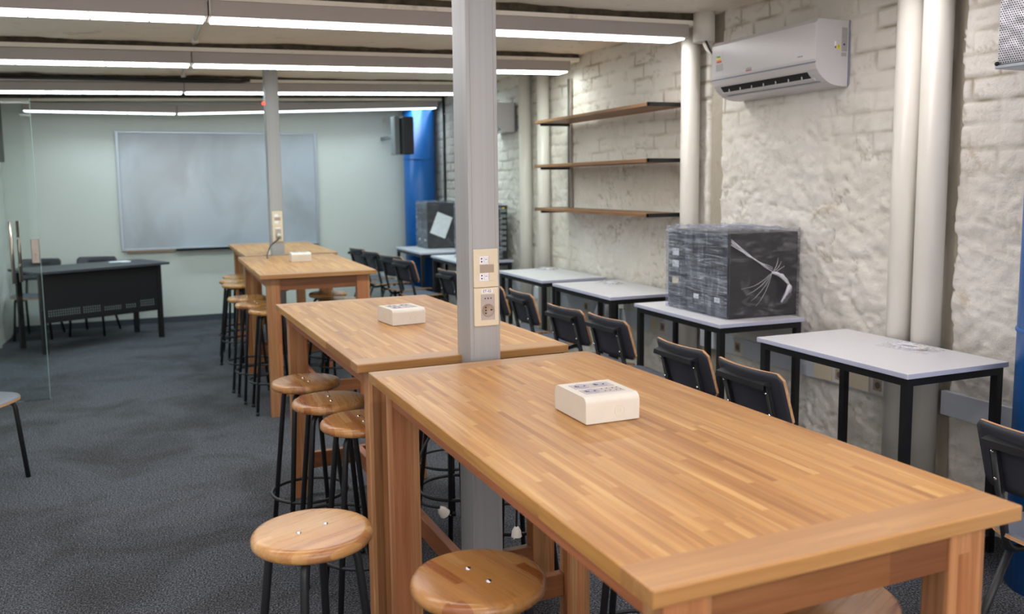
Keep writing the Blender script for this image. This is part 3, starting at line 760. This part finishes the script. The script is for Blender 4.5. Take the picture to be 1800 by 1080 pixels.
# ------------------------------------------------------------------ power boxes
def power_box(loc, rz, label):
    t = thing('power_box', label, 'power box', loc, rz, 'ivory socket boxes on the high tables')
    W, D, H, r = 0.138, 0.16, 0.062, 0.014
    prof = [(0, 0.002), (D, 0.002)]
    for k in range(7):
        a = PI/2*k/6; prof.append((D-r+r*math.cos(a), H-r+r*math.sin(a)))
    for k in range(7):
        a = PI/2+PI/2*k/6; prof.append((r+r*math.cos(a), H-r+r*math.sin(a)))
    b = nb(); extrude_poly(b, prof, 'x', 0, W, 0, False); bevel(b, 0.0015, 2, lambda e: len({round(v.co.x, 5) for v in e.verts}) == 1)
    obj('casing', b, M_['plastic'], t)
    b = nb(); bx(b, 0.004, W-0.004, 0.004, D-0.004, 0, 0.0022); obj('base', b, M_['taupe'], t)
    b = nb(); bx(b, 0.018, 0.12, 0.032, 0.073, H-0.001, H+0.0012); bx(b, 0.018, 0.12, 0.084, 0.124, H-0.001, H+0.0012); bevel(b, 0.0008, 1)
    pn = obj('socket_panel', b, M_['taupe_light'], t)
    for x, y in ((0.042, 0.0525), (0.042, 0.104), (0.092, 0.104)):
        b = nb(); lathe(b, [(0.0185, H+0.001), (0.0185, H+0.0022), (0.017, H+0.0024), (0.0165, H+0.0014), (0, H+0.0012)], x, y, 32)
        obj('socket_well', b, M_['well'], pn)
        b = nb()
        for dx in (-0.0085, 0.0085): disc_axis(b, (x+dx, y, H+0.0016), 0.0024, 'z', 0.0012, 12)
        bx(b, x-0.0165, x-0.0125, y-0.004, y+0.004, H+0.0012, H+0.0026)
        obj('pin_hole', b, M_['hole'], pn)
        b = nb(); bx(b, x-0.0125, x-0.0105, y-0.003, y+0.003, H+0.0012, H+0.003); obj('earth_clip', b, M_['chrome'], pn)
    b = nb()
    for dx in (0.073, 0.086, 0.102, 0.113):
        for dy in (0.043, 0.062):
            disc_axis(b, (dx, dy, H+0.0013), 0.0016, 'z', 0.0012, 10)
    obj('small_hole', b, M_['hole'], pn)
    b = nb(); tube(b, [(0.086+0.0125*math.cos(i*PI/16), -0.0002, 0.026+0.0125*math.sin(i*PI/16)) for i in range(32)], 0.0007, 6, True)
    tube(b, [(0.086+0.005*math.cos(i*PI/8), -0.0002, 0.026+0.005*math.sin(i*PI/8)) for i in range(16)], 0.0004, 6, True)
    obj('knockout_mark', b, M_['beige'], t)
    return t
power_box((0.286, 0.738, TH), 0.0, 'ivory power box with round sockets on the nearest table')
power_box((0.253, 2.265, TH), 0.12, 'ivory power box on the second table, just left of the near column')
power_box((0.336, 5.31, TH), -0.05, 'small ivory power box on the third table, right of the far column')

# ------------------------------------------------------------------ cables and plugs
def plug(t, loc, rot, name='plug'):
    b = nb(); lathe(b, [(0, 0.026), (0.006, 0.026), (0.009, 0.022), (0.0145, 0.012), (0.0165, -0.004), (0.0175, -0.006), (0, -0.006)], seg=20)
    m = Matrix.Translation(loc) @ rot; b.transform(m); p = obj(name, b, M_['plastic'], t)
    b = nb()
    for dx in (-0.0085, 0.0085): tube(b, [(dx, 0, -0.006), (dx, 0, -0.026)], 0.0021, 8)
    b.transform(m); obj('pin', b, M_['chrome'], p)
t = thing('hanging_cable', 'black cable hanging under the tables with a white plug, left of the near column', 'cable', (0, 0, 0), 0, 'cables under the high tables')
rot = Matrix.Rotation(math.radians(-38), 4, 'Y') @ Matrix.Rotation(0.2, 4, 'X')
pc = Vector((0.2, 1.51, 0.437)); tp = pc+(rot @ Vector((0, 0, 0.026)))
b = nb(); tube(b, fillet([(0.30, 1.60, 0.868), (0.24, 1.58, 0.75), (0.13, 1.56, 0.60), (0.12, 1.53, 0.47), tuple(tp)], 0.06, 7), 0.0045, 8); obj('cord', b, M_['tube'], t); plug(t, pc, rot)
t = thing('hanging_cable', 'thin black cable with a white plug hanging right of the near column base', 'cable', (0, 0, 0), 0, 'cables under the high tables')
b = nb(); tube(b, fillet([(0.43, 1.49, 0.868), (0.437, 1.49, 0.6), (0.432, 1.49, 0.36)], 0.05, 5), 0.0035, 8); obj('cord', b, M_['tube'], t); plug(t, Vector((0.432, 1.49, 0.335)), Matrix.Identity(4))
t = thing('extension_cable', 'black cord plugged into the far column socket and lying on the third table', 'cable')
rot = Matrix.Rotation(-PI/2, 4, 'X')
b = nb(); rotp = Matrix.Rotation(PI/2, 4, 'X'); pcc = Vector((0.299+0.0555, 6.03, 1.0515))
tube(b, fillet([(0.354, 6.01, 1.05), (0.345, 5.97, 1.03), (0.27, 5.9, 0.985), (0.235, 5.82, 0.93), (0.222, 5.76, 0.905), (0.22, 5.7, 0.905)], 0.04, 5), 0.005, 8); obj('cord', b, M_['tube'], t)
b = nb(); lathe(b, [(0, 0.032), (0.007, 0.032), (0.012, 0.02), (0.018, 0.004), (0.018, -0.016), (0, -0.016)], seg=20); b.transform(Matrix.Translation(pcc) @ rotp); obj('plug', b, M_['plastic'], t)
b = nb(); bx(b, 0.262, 0.285, 6.03, 6.05, 0.9, 0.94); bevel(b, 0.004, 2); tag(obj('small_white_adapter', b, M_['plastic']), 'small white adapter standing at the left foot of the far column', 'adapter')
# black coil of cable under the third table
b = nb()
for k in range(4): tube(b, [(0.40+0.015*k+0.08*math.cos(i*PI/12), 6.235+0.01*k+0.02*math.sin(i*PI/12+k), 0.70+0.11*math.sin(i*PI/12)) for i in range(24)], 0.006, 6, True)
tube(b, [(0.42, 6.24, 0.80), (0.42, 6.24, 0.872)], 0.006, 6)
tag(obj('cable_coil', b, M_['tube']), 'coiled black cables hanging under the farthest table near the far column', 'cable', 'cables under the high tables')

# ------------------------------------------------------------------ pipes and blue columns
def vpipe(x, y, r, z0, z1, label, name='vertical_pipe', mat='pipe', group='cream vertical pipes on the brick wall', rings=()):
    t = thing(name, label, 'pipe', (x, y, 0), 0, group)
    b = nb(); tube(b, [(0, 0, z0), (0, 0, z1)], r, 40); obj('pipe_body', b, M_[mat], t)
    for z in rings:
        b = nb(); lathe(b, [(r, z-0.008), (r+0.004, z-0.006), (r+0.005, z), (r+0.004, z+0.006), (r, z+0.008)], seg=40); obj('joint_ring', b, M_[mat], t)
    return t
vpipe(2.438, 1.878, 0.056, 0.0, ZC-0.01, 'left one of the two thick cream pipes behind the nearest white desk')
vpipe(2.442, 1.742, 0.059, 0.0, ZC-0.01, 'right one of the two thick cream pipes behind the nearest white desk')
vpipe(2.43, 3.487, 0.056, 0.0, ZC-0.01, 'cream pipe between the shelves and the white air conditioner')
vpipe(2.435, 5.955, 0.053, 0.0, ZC-0.01, 'left one of the two cream pipes seen just right of the near column')
vpipe(2.435, 5.585, 0.050, 0.0, ZC-0.01, 'right one of the two cream pipes beyond the shelf ends')
vpipe(2.42, 3.345, 0.062, 2.235, ZC-0.01, 'short wide cream pipe stub hanging from the ceiling beside the air conditioner', 'pipe_stub', group=None)
vpipe(2.312, 1.0, 0.183, 0.0, ZC-0.01, 'big blue painted pipe at the right edge of the picture', 'blue_column', 'blue', 'blue painted columns', (0.915, 1.9))
vpipe(2.292, 8.62, 0.178, 0.0, ZC-0.01, 'big blue painted pipe in the far right corner', 'blue_column', 'blue', 'blue painted columns', (1.72,))
b = nb(); tube(b, [(2.485, 8.3, 0.0), (2.485, 8.3, ZC-0.01)], 0.014, 10)
tag(obj('black_riser_tube', b, M_['blackplastic']), 'thin black tube running up beside the far blue pipe', 'cable')  # thin black tube drawing a narrow dark vertical band

# ------------------------------------------------------------------ air conditioners
def ac_unit(y0, L, xw, ztop, H, D, label, small=False):
    t = thing('air_conditioner', label, 'air conditioner', (xw, y0, 0), 0, 'white wall air conditioners')
    # profile in x-z (x negative towards the room), z relative to world
    zt, zb = ztop, ztop-H
    pf = [(-0.002, zt), (-D*0.92, zt), (-D, zt-0.02), (-D, zt-0.60*H)]
    for k in range(1, 9):
        a = PI/2*k/8; pf.append((-D+(D-0.04)*(1-math.cos(a)), zb+0.40*H*(1-math.sin(a))))
    pf.append((-0.002, zb))
    b = nb(); extrude_poly(b, pf, 'y', 0, L); bevel(b, 0.004, 2, lambda e: abs(e.verts[0].co.y-e.verts[1].co.y) < 1e-5)
    for f in b.faces: f.smooth = False
    obj('body', b, M_['ac'], t)
    def P(s):  # point on curved lower part, s 0..1
        a = PI/2*s; return (-D+(D-0.04)*(1-math.cos(a)), zb+0.40*H*(1-math.sin(a)))
    def strip(name, s0, s1, ya, yb, mat, off=0.002):
        b = nb(); n = 5; pts = [P(s0+(s1-s0)*i/n) for i in range(n+1)]
        A = []
        for (x, z) in pts:
            d = Vector((x+0.04, 0, z-(zb+0.40*H))).normalized()*off
            A.append((x+d.x, z+d.z))
        poly = A+[(x*0.98, z+0.004) for x, z in pts[::-1]]
        extrude_poly(b, poly, 'y', ya, yb); return obj(name, b, M_[mat], t)
    strip('air_outlet', 0.30, 0.47, 0.07, L-0.06, 'hole', 0.0015)
    strip('outlet_lip', 0.47, 0.54, 0.05, L-0.045, 'ac', 0.006)
    strip('louvre_gap', 0.60, 0.63, 0.04, L-0.06, 'acgrey')
    strip('panel_gap', 0.07, 0.10, 0.0, L-0.0, 'acgrey', 0.0012)
    for i in range(7):
        b = nb(); yy = 0.12+i*(L-0.24)/6; x, z = P(0.4); bx(b, x-0.004, x+0.0, yy-0.002, yy+0.002, z-0.012, z+0.012)
        obj('louvre_rib', b, M_['ac'], t)
    if not small:
        # energy label on the far end of the front, brand badge, end stickers
        for i, m in enumerate(('green', 'yellow', 'orange', 'red')):
            b = nb(); z = zt-0.075-i*0.009; bx(b, -D-0.0012, -D, L-0.075-0.004*i, L-0.045, z-0.009, z); obj('energy_label', b, M_[m], t)
        b = nb(); bx(b, -D-0.001, -D, L-0.1, L-0.04, zt-0.155, zt-0.117); obj('info_sticker', b, M_['greysticker'], t)
        b = nb(); bx(b, -D-0.001, -D, L-0.1, L-0.08, zt-0.10, zt-0.045); obj('info_sticker', b, M_['ac'], t)
        b = nb(); bx(b, -D-0.0014, -D, 0.46, 0.505, zt-0.178, zt-0.166); bd = obj('badge', b, M_['greysticker'], t)
        b = nb(); bx(b, -D-0.0016, -D, 0.46, 0.505, zt-0.183, zt-0.1785); obj('badge_line', b, M_['red'], t)
        b = nb(); bx(b, -D-0.001, -D, 0.085, 0.12, zt-0.166, zt-0.160); obj('small_print', b, M_['acgrey'], t)
        for (xa, xb_, za, zb_, m) in ((-0.045, -0.012, 0.035, 0.145, 'greysticker'), (-0.046, -0.016, 0.150, 0.168, 'greysticker'), (-0.088, -0.079, 0.10, 0.135, 'label')):
            b = nb(); bx(b, xa, xb_, -0.0012, 0.0, zt-zb_, zt-za); obj('end_sticker', b, M_[m], t)
        b = nb(); bx(b, -0.036, -0.026, -0.002, 0.0, zt-0.117, zt-0.109); bx(b, -0.087, -0.080, -0.002, 0, zt-0.133, zt-0.122); obj('sticker_print', b, M_['ink'], t)
        b = nb(); extrude_poly(b, [(-0.077, zt-0.135), (-0.050, zt-0.135), (-0.0635, zt-0.108)], 'y', -0.0014, 0.0); wt = obj('warning_triangle', b, M_['yellow'], t)
        b = nb(); bx(b, -0.0645, -0.0625, -0.002, 0.0, zt-0.129, zt-0.117); bx(b, -0.0645, -0.0625, -0.002, 0.0, zt-0.133, zt-0.131); obj('warning_mark', b, M_['hole'], t)
    b = nb(); bx(b, -0.0018, 0.008, 0.0, L, zb+0.01, zt); obj('mounting_plate', b, M_['acgrey'], t)
    return t
ac_unit(2.285, 0.80, 2.49, 2.182, 0.305, 0.199, 'white split air conditioner on the brick wall above the wrapped computers')
ac_unit(6.26, 0.42, 2.47, 2.15, 0.255, 0.18, 'small far air conditioner partly hidden behind the near column', True)
b = nb(); tube(b, fillet([(2.42, 3.335, 2.236), (2.425, 3.30, 2.18), (2.44, 3.18, 2.12), (2.45, 3.092, 2.10)], 0.05, 6), 0.017, 10)
tag(obj('refrigerant_hose', b, M_['plastic']), 'white insulated hose from the pipe stub to the near air conditioner', 'hose')
b = nb(); tube(b, fillet([(2.40, 3.30, 2.24), (2.395, 3.25, 2.17), (2.42, 3.15, 2.08), (2.44, 3.095, 2.06)], 0.05, 6), 0.006, 8)
tag(obj('ac_cable', b, M_['blackplastic']), 'thin black cable drooping into the near air conditioner', 'cable')

# ------------------------------------------------------------------ shelves
def shelf(z, label):
    t = thing('wall_shelf', label, 'shelf', (2.2, 3.583, z), 0, 'brown wooden wall shelves')
    b = nb(); bx(b, 0.0, 0.275, 0.008, 1.652, -0.02, 0.0); bevel(b, 0.001, 1); obj('board', b, M_['shelfwood'], t)
    b = nb(); bx(b, 0.0, 0.275, 0.0, 0.008, -0.022, 0.002); bx(b, 0.0, 0.004, 0.0, 0.02, -0.022, 0.002); obj('end_cap', b, M_['blackframe'], t)
    b = nb(); bx(b, 0.0, 0.275, 1.652, 1.658, -0.022, 0.002); obj('end_cap', b, M_['blackframe'], t)
    b = nb()
    bx(b, 0.03, 0.29, 1.60, 1.615, -0.038, -0.02); obj('bracket', b, M_['blackframe'], t)
    return t
shelf(1.912, 'top one of the three wooden wall shelves'); shelf(1.578, 'middle one of the three wooden wall shelves'); shelf(1.246, 'bottom one of the three wooden wall shelves')
b = nb(); bx(b, 2.472, 2.49, 5.17, 5.185, 1.22, 2.24); bx(b, 2.472, 2.49, 5.20, 5.215, 1.22, 2.24); bx(b, 2.484, 2.492, 5.185, 5.20, 1.22, 2.24)
tag(obj('shelf_rail', b, M_['steel']), 'slotted metal upright rail on the wall at the far end of the shelves', 'rail')

# ------------------------------------------------------------------ wall trunking with outlets
t = thing('cable_trunking', 'white cable trunking on the brick wall under the white desks', 'trunking')
for ya, yb in ((1.20, 1.68), (1.805, 1.815), (1.94, 3.425), (3.55, 5.53), (5.64, 5.895), (6.015, 6.9)):
    b = nb(); bx(b, 2.476, 2.505, ya, yb, 0.445, 0.545); obj('trunk', b, M_['trunk'], t)
def outlet(y, w=0.085):
    b = nb(); bx(b, 2.468, 2.478, y-w/2, y+w/2, 0.452, 0.538); bevel(b, 0.002, 1); o = obj('outlet_plate', b, M_['plastic'], t)
    b = nb(); bx(b, 2.4665, 2.4685, y-w/2+0.018, y+w/2-0.018, 0.470, 0.522); obj('outlet_insert', b, M_['taupe'], o)
    b = nb(); disc_axis(b, (2.4665, y-0.002, 0.496), 0.016, 'x', 0.002, 20); obj('outlet_well', b, plain('outlet_well_grey', rgb(104, 96, 96), 0.5), o)
for y in (2.26, 2.02, 3.83, 3.05, 4.9): outlet(y)
for y in (2.375, 2.135, 3.93):
    b = nb(); bx(b, 2.470, 2.478, y-0.06, y+0.06, 0.452, 0.538); obj('blank_plate', b, M_['beige'], t)

# ------------------------------------------------------------------ wrapped computers
def crumple(bm, amp, seed):
    rs = random.Random(seed)
    for v in bm.verts:
        v.co += Vector((rs.uniform(-amp, amp), rs.uniform(-amp, amp), rs.uniform(-amp, amp)))
def boxgrid(x0, x1, y0, y1, z0, z1, n=10):
    bm = nb(); bmesh.ops.create_cube(bm, size=1.0)
    bmesh.ops.subdivide_edges(bm, edges=bm.edges[:], cuts=n, use_grid_fill=True)
    for v in bm.verts: v.co = Vector(((x0+x1)/2+v.co.x*(x1-x0), (y0+y1)/2+v.co.y*(y1-y0), (z0+z1)/2+v.co.z*(z1-z0)))
    return bm
def tower(t, x0, x1, y0, y1, z0, z1, sticker):
    b = nb(); bx(b, x0, x1, y0, y1, z0, z1); bevel(b, 0.004, 2); p = obj('computer_tower', b, [M_['pc']], t)
    b = nb(); bx(b, x0-0.006, x0, y0+0.004, y1-0.004, z0+0.006, z1-0.004); bevel(b, 0.002, 1); obj('front_panel', b, M_['pcfront'], p)
    w = y1-y0; b = nb()
    for z in (z1-0.06, z1-0.105, z1-0.15): bx(b, x0-0.0075, x0-0.005, y0+0.02, y1-0.02, z-0.036, z)
    obj('drive_bay', b, M_['blackplastic'], p)
    if sticker:
        for i, z in enumerate((z1-0.10, z1-0.165, z1-0.255)):
            b = nb(); bx(b, x0-0.009, x0-0.0075, y1-w*0.62, y1-w*0.28, z-0.04, z-0.002); obj('sticker', b, M_['paper'] if i < 2 else M_['beige'], p)
    else:
        b = nb(); bx(b, x0-0.009, x0-0.0075, y0+w*0.35, y0+w*0.6, z0+0.075, z0+0.1); obj('sticker', b, M_['paper'], p)
    b = nb()
    for i in range(10): bx(b, x0-0.0085, x0-0.0055, y0+0.03, y1-0.03, z0+0.04+i*0.012, z0+0.046+i*0.012)
    obj('vent', b, M_['hole'], p)
    return p
def knot(t, P, mat):
    b = nb(); rs = random.Random(3)
    for s in range(7):
        dy = rs.uniform(-1, 1)
        pts = [Vector(p)+Vector((0, -0.004*rs.random(), rs.uniform(-0.006, 0.006))) for p in P]
        tube(b, fillet(pts, 0.03, 4), 0.0028, 5)
    obj('film_tail', b, mat, t)
M_['tail'] = plain('twisted_film_white', rgb(212, 212, 220), 0.3, 0, 0.1)
t = thing('wrapped_computer_bundle', 'three dark computer towers bundled in clear stretch film on the second white desk', 'computer', (2.045, 2.58, DZ), -0.0258, 'computer towers wrapped in film')
for i in range(3): tower(t, 0.008, 0.425, 0.006+i*0.189, 0.006+i*0.189+0.183, 0.002, 0.43, i == 2)
def wrap(t, X, Y, H, seed, both=False):
    b = boxgrid(-0.008, X+0.006, -0.004, Y+0.004, 0.001, H+0.006, 14)
    rs = random.Random(seed)
    for v in b.verts:
        if v.co.z > H: v.co.z += rs.uniform(0, 0.022)
        if v.co.x < 0: v.co.x -= rs.uniform(0, 0.003)
    for f in b.faces:
        f.smooth = True
        f.material_index = 1 if f.normal.y < -0.7 and not both else 0
    obj('stretch_film', b, [M_['film'], M_['filmside']], t)
wrap(t, 0.425, 0.567, 0.43, 1)
b = nb(); rs = random.Random(5)
def strand(a, c, r, sag=0.0, n=8):
    pts = []
    for i in range(n+1):
        k = i/n; pts.append((a[0]+(c[0]-a[0])*k, a[1]-0.004-0.012*math.sin(k*PI)+(c[1]-a[1])*k, a[2]+(c[2]-a[2])*k-sag*math.sin(k*PI)+rs.uniform(-0.003, 0.003)))
    tube(b, pts, [r*(0.6+0.8*math.sin(PI*min(1, i/n+0.15)*0.9)) for i in range(n+1)], 6)
for k in range(6): strand((0.008, -0.005, 0.402-0.005*k), (0.255, -0.012, 0.228+0.005*k), 0.0009+0.0003*(k % 3), 0.012)
for k in range(5): strand((0.25, -0.012, 0.228), (0.35+0.004*k, -0.02, 0.165-0.008*k), 0.006-0.0008*k, -0.015)
for k in range(4): strand((0.35, -0.02, 0.165), (0.31+0.018*k, -0.014, 0.075+0.015*k), 0.006-0.001*k, -0.006)
for k in range(4): strand((0.25, -0.012, 0.225), (0.07+0.03*k, -0.006, 0.15-0.03*k), 0.0006, 0.01)
for k in range(3): strand((0.25, -0.012, 0.225), (0.29+0.02*k, -0.006, 0.30-0.02*k), 0.0008, 0.0)
obj('film_tail', b, M_['tail'], t)
t = thing('wrapped_computer_bundle', 'film wrapped computer with a tilted paper sheet on the farthest white desk', 'computer', (2.16, 7.93, DZ), 0, 'computer towers wrapped in film')
tower(t, 0.008, 0.31, 0.006, 0.20, 0.002, 0.485, False); tower(t, 0.008, 0.31, 0.21, 0.40, 0.002, 0.485, False); wrap(t, 0.31, 0.41, 0.485, 9)
b = nb(); bx(b, -0.09, 0.09, -0.0006, 0.0006, -0.12, 0.12); b.transform(Matrix.Translation((0.15, -0.008, 0.25)) @ Matrix.Rotation(math.radians(22), 4, 'Y')); p = obj('paper_sheet', b, M_['paper'], t); p['label'] = 'tilted grey paper sheet'
t = thing('wrapped_computer_bundle', 'film wrapped computer bundle half hidden behind the near column', 'computer', (2.06, 6.33, DZ), 0, 'computer towers wrapped in film')
tower(t, 0.008, 0.36, 0.006, 0.20, 0.002, 0.49, False); tower(t, 0.008, 0.36, 0.215, 0.41, 0.002, 0.49, False); wrap(t, 0.30, 0.42, 0.49, 12, True)
b = nb()
for i in range(8): bx(b, 0.29, 0.345, 0.0, 0.006, 0.08+0.05*i, 0.11+0.05*i)
obj('expansion_slot', b, M_['bluegrey'], t)
b = nb(); bx(b, 0.31, 0.33, 0.0, 0.006, 0.455, 0.475); obj('yellow_dot', b, M_['yellow'], t)

# clear bags with cables
def bag(x, y, rz, label, s=1.0):
    t = thing('cable_bag', label, 'bag', (x, y, DZ), rz, 'small clear bags on the white desks')
    b = nb(); nx, ny = 16, 12; rs = random.Random(int(x*100+y*10)); V = {}
    for i in range(nx+1):
        for j in range(ny+1):
            u = -1+2*i/nx; v = -1+2*j/ny; e = max(0, (1-u*u)*(1-v*v))
            V[i, j] = b.verts.new((u*0.07*s, v*0.12*s, 0.0015+0.022*e**0.6*(0.5+0.5*rs.random())))
    for i in range(nx):
        for j in range(ny): f = b.faces.new((V[i, j], V[i+1, j], V[i+1, j+1], V[i, j+1])); f.smooth = True
    obj('bag_film', b, M_['bag'], t)
    b = nb()
    for k in range(3):
        tube(b, [((0.035+0.004*k)*math.cos(i*PI/10)*s, (0.06+0.005*k)*math.sin(i*PI/10)*s, 0.006+0.002*k) for i in range(20)], 0.0022, 6, True)
    obj('coiled_cord', b, M_['label'], t)
    b = nb(); bx(b, -0.012, 0.012, -0.075*s, -0.04*s, 0.004, 0.016); bevel(b, 0.003, 1); obj('connector', b, M_['plastic'], t)
bag(2.262, 1.66, 0.15, 'clear plastic bag with a coiled white cord on the nearest white desk', 1.0)
bag(2.30, 4.22, 0.5, 'crumpled shiny clear bag on the white desk left of the wrapped computers', 0.8)
bag(2.34, 5.32, 0.9, 'small clear bag lying on the white desk beside the cream pipes', 0.75)

# ------------------------------------------------------------------ whiteboard, far wall things
t = thing('whiteboard', 'large whiteboard with aluminium frame on the back wall', 'whiteboard', (-0.852, YB-0.03, 0.782))
W, H = 2.045, 1.235
b = nb(); bx(b, 0.02, W-0.02, 0.008, 0.022, 0.02, H-0.02); obj('writing_surface', b, M_['wb'], t)
for (xa, xb_, za, zb_) in ((0, 0.03, 0, H), (W-0.03, W, 0, H), (0.03, W-0.03, H-0.022, H), (0.03, W-0.03, 0, 0.022)):
    b = nb(); bx(b, xa, xb_, 0.0, 0.028, za, zb_); bevel(b, 0.003, 1); obj('frame_profile', b, M_['alu'], t)
b = nb(); bx(b, 0.53, W-0.05, -0.06, 0.004, -0.012, 0.008); bx(b, 0.53, W-0.05, -0.06, -0.056, -0.012, 0.018); obj('pen_tray', b, M_['wbtray'], t)
b = nb(); bx(b, 0.05, 0.52, -0.004, 0.02, -0.022, 0.001); obj('brown_strip', b, M_['wbbrown'], t)
b = nb(); extrude_poly(b, [(0, -0.2), (0.12, -0.2), (0.12, 0.2), (0, 0.2)], 'y', -0.1, 0.1); bevel(b, 0.012, 2)
b.transform(Matrix.Translation((1.975, 8.24, 1.96)))
t = thing('loudspeaker', 'black wall speaker in the far right corner in front of the blue pipe', 'speaker')
obj('cabinet', b, M_['blackplastic'], t)
b = nb(); bx(b, 1.915, 1.97, 8.25, 8.42, 1.76, 2.17); bx(b, 1.93, 1.955, 8.42, YB+0.004, 1.94, 1.98); bevel(b, 0.004, 1); obj('bracket', b, M_['bluegrey'], t)
b = nb(); bx(b, 1.95, 1.99, 8.90, 8.929, 2.14, 2.19); bevel(b, 0.006, 2); tag(obj('wall_sensor', b, M_['plastic']), 'tiny white sensor box high on the back wall left of the speaker', 'sensor')
# perforated box fixed to the near blue pipe
t = thing('perforated_metal_box', 'perforated steel box high on the near blue pipe, cut by the top right corner', 'metal box', (2.0, 0.45, 1.795))
b = nb(); bx(b, 0.0, 0.14, 0.0, 0.665, 0.012, 0.40); bevel(b, 0.003, 1); obj('perforated_cover', b, M_['perf'], t)
b = nb(); bx(b, -0.004, 0.145, -0.002, 0.67, 0.0, 0.012); bevel(b, 0.002, 1); obj('bottom_frame', b, M_['alu'], t)
b = nb(); bmesh.ops.create_uvsphere(b, u_segments=10, v_segments=8, radius=0.007); b.transform(Matrix.Translation((-0.004, 0.662, 0.016))); obj('screw', b, M_['hole'], t)

# ------------------------------------------------------------------ teacher desk
AN = math.atan2(0.508, 0.983)
t = thing('teacher_desk', 'black teacher desk with a perforated front panel at the back left', 'desk', (-1.476, 7.47, 0), AN)
TWd, TD, TZ = 1.105, 0.52, 0.725
b = nb(); bx(b, -0.05, TWd+0.07, -0.06, TD+0.04, TZ-0.02, TZ)
bevel(b, 0.03, 4, lambda e: abs(e.verts[0].co.z-e.verts[1].co.z) > 0.01); obj('desk_top', b, M_['deskblack'], t)
for x in (0, TWd-0.04):
    for y in (0, TD-0.04):
        b = nb(); bx(b, x, x+0.04, y, y+0.04, 0, TZ-0.02); obj('leg', b, M_['blackframe'], t)
b = nb(); bx(b, 0.04, TWd-0.04, 0.005, 0.02, 0.27, TZ-0.02); obj('modesty_panel', b, M_['blackframe'], t)
for g0, g1, rows in ((0.06, 0.34, 3), (0.36, 0.52, 3), (0.55, 0.72, 2), (0.75, 0.86, 2), (0.89, 1.04, 3)):
    n = int((g1-g0)/0.02); b = nb()
    for i in range(n):
        for r in range(rows): bx(b, g0+i*0.02, g0+i*0.02+0.007, 0.0035, 0.006, 0.325+r*0.022, 0.325+r*0.022+0.013)
    obj('perforation', b, M_['bluegrey'], t)
b = nb(); bx(b, 0.04, TWd-0.04, TD-0.035, TD-0.02, TZ-0.06, TZ-0.02); obj('rear_rail', b, M_['blackframe'], t)
b = nb()
for i in range(5):
    g = bx(b, -0.09, 0.09, -0.06, 0.06, 0.0012*i, 0.0012*i+0.001)
    rr = Matrix.Rotation(0.12*i, 3, 'Z')
    for v in g: v.co = rr @ v.co
o = obj('paper_sheets', b, M_['paper'], None, (-0.86, 8.21, TZ)); tag(o, 'loose white paper sheets lying on the black teacher desk', 'paper')

# ------------------------------------------------------------------ glass door leaf
t = thing('door_1', 'clear frameless glass door leaf with steel handles at the left', 'door', (XL+0.03, 5.65, 0)); t['kind'] = 'structure'; del t['category']
b = nb(); bx(b, 0.0, 0.582, -0.005, 0.005, 0.006, 2.03); obj('glass_pane', b, M_['glass'], t)
b = nb(); bx(b, 0.582, 0.5845, -0.005, 0.005, 0.006, 2.03); obj('polished_edge', b, plain('polished_glass_edge', rgb(150, 176, 170), 0.2), t)
GX = -(XL+0.03)
b = nb(); tube(b, [(-1.425+GX, -0.055, 0.815), (-1.425+GX, -0.055, 1.225)], 0.012, 14)
for z in (0.93, 1.11): tube(b, [(-1.425+GX, -0.055, z), (-1.425+GX, -0.004, z)], 0.008, 10)
obj('handle', b, M_['steel'], t)
b = nb(); tube(b, [(-1.395+GX, 0.055, 0.815), (-1.395+GX, 0.055, 1.225)], 0.012, 14)
for z in (0.93, 1.11): tube(b, [(-1.395+GX, 0.055, z), (-1.395+GX, 0.004, z)], 0.008, 10)
obj('handle', b, M_['steel'], t)
b = nb(); bx(b, -1.318+GX, -1.268+GX, -0.016, 0.016, 0.94, 1.105); bevel(b, 0.004, 1); lk = obj('lock_case', b, M_['steel'], t)
b = nb(); disc_axis(b, (-1.293+GX, -0.017, 1.0), 0.011, 'y', 0.006, 16); bx(b, -1.297+GX, -1.289+GX, -0.022, -0.016, 0.96, 1.0); obj('lock_cylinder', b, M_['taupe'], lk)
b = nb(); bx(b, 0.0, 0.02, -0.02, 0.02, 0.25, 0.34); bx(b, 0.0, 0.02, -0.02, 0.02, 1.7, 1.79); obj('hinge', b, M_['steel'], t)
# dark framed screen on the left wall, seen edge on
t = thing('wall_screen', 'thin dark framed screen on the left wall, at the upper left edge', 'screen', (XL+0.02, 7.9, 1.69))
b = nb(); bx(b, 0.02, 0.055, 0.0, 0.66, 0.0, 0.55); bevel(b, 0.006, 2); obj('screen_body', b, M_['blackplastic'], t)
b = nb(); bx(b, -0.01, 0.02, 0.25, 0.4, 0.2, 0.36); obj('wall_mount', b, M_['blackplastic'], t)
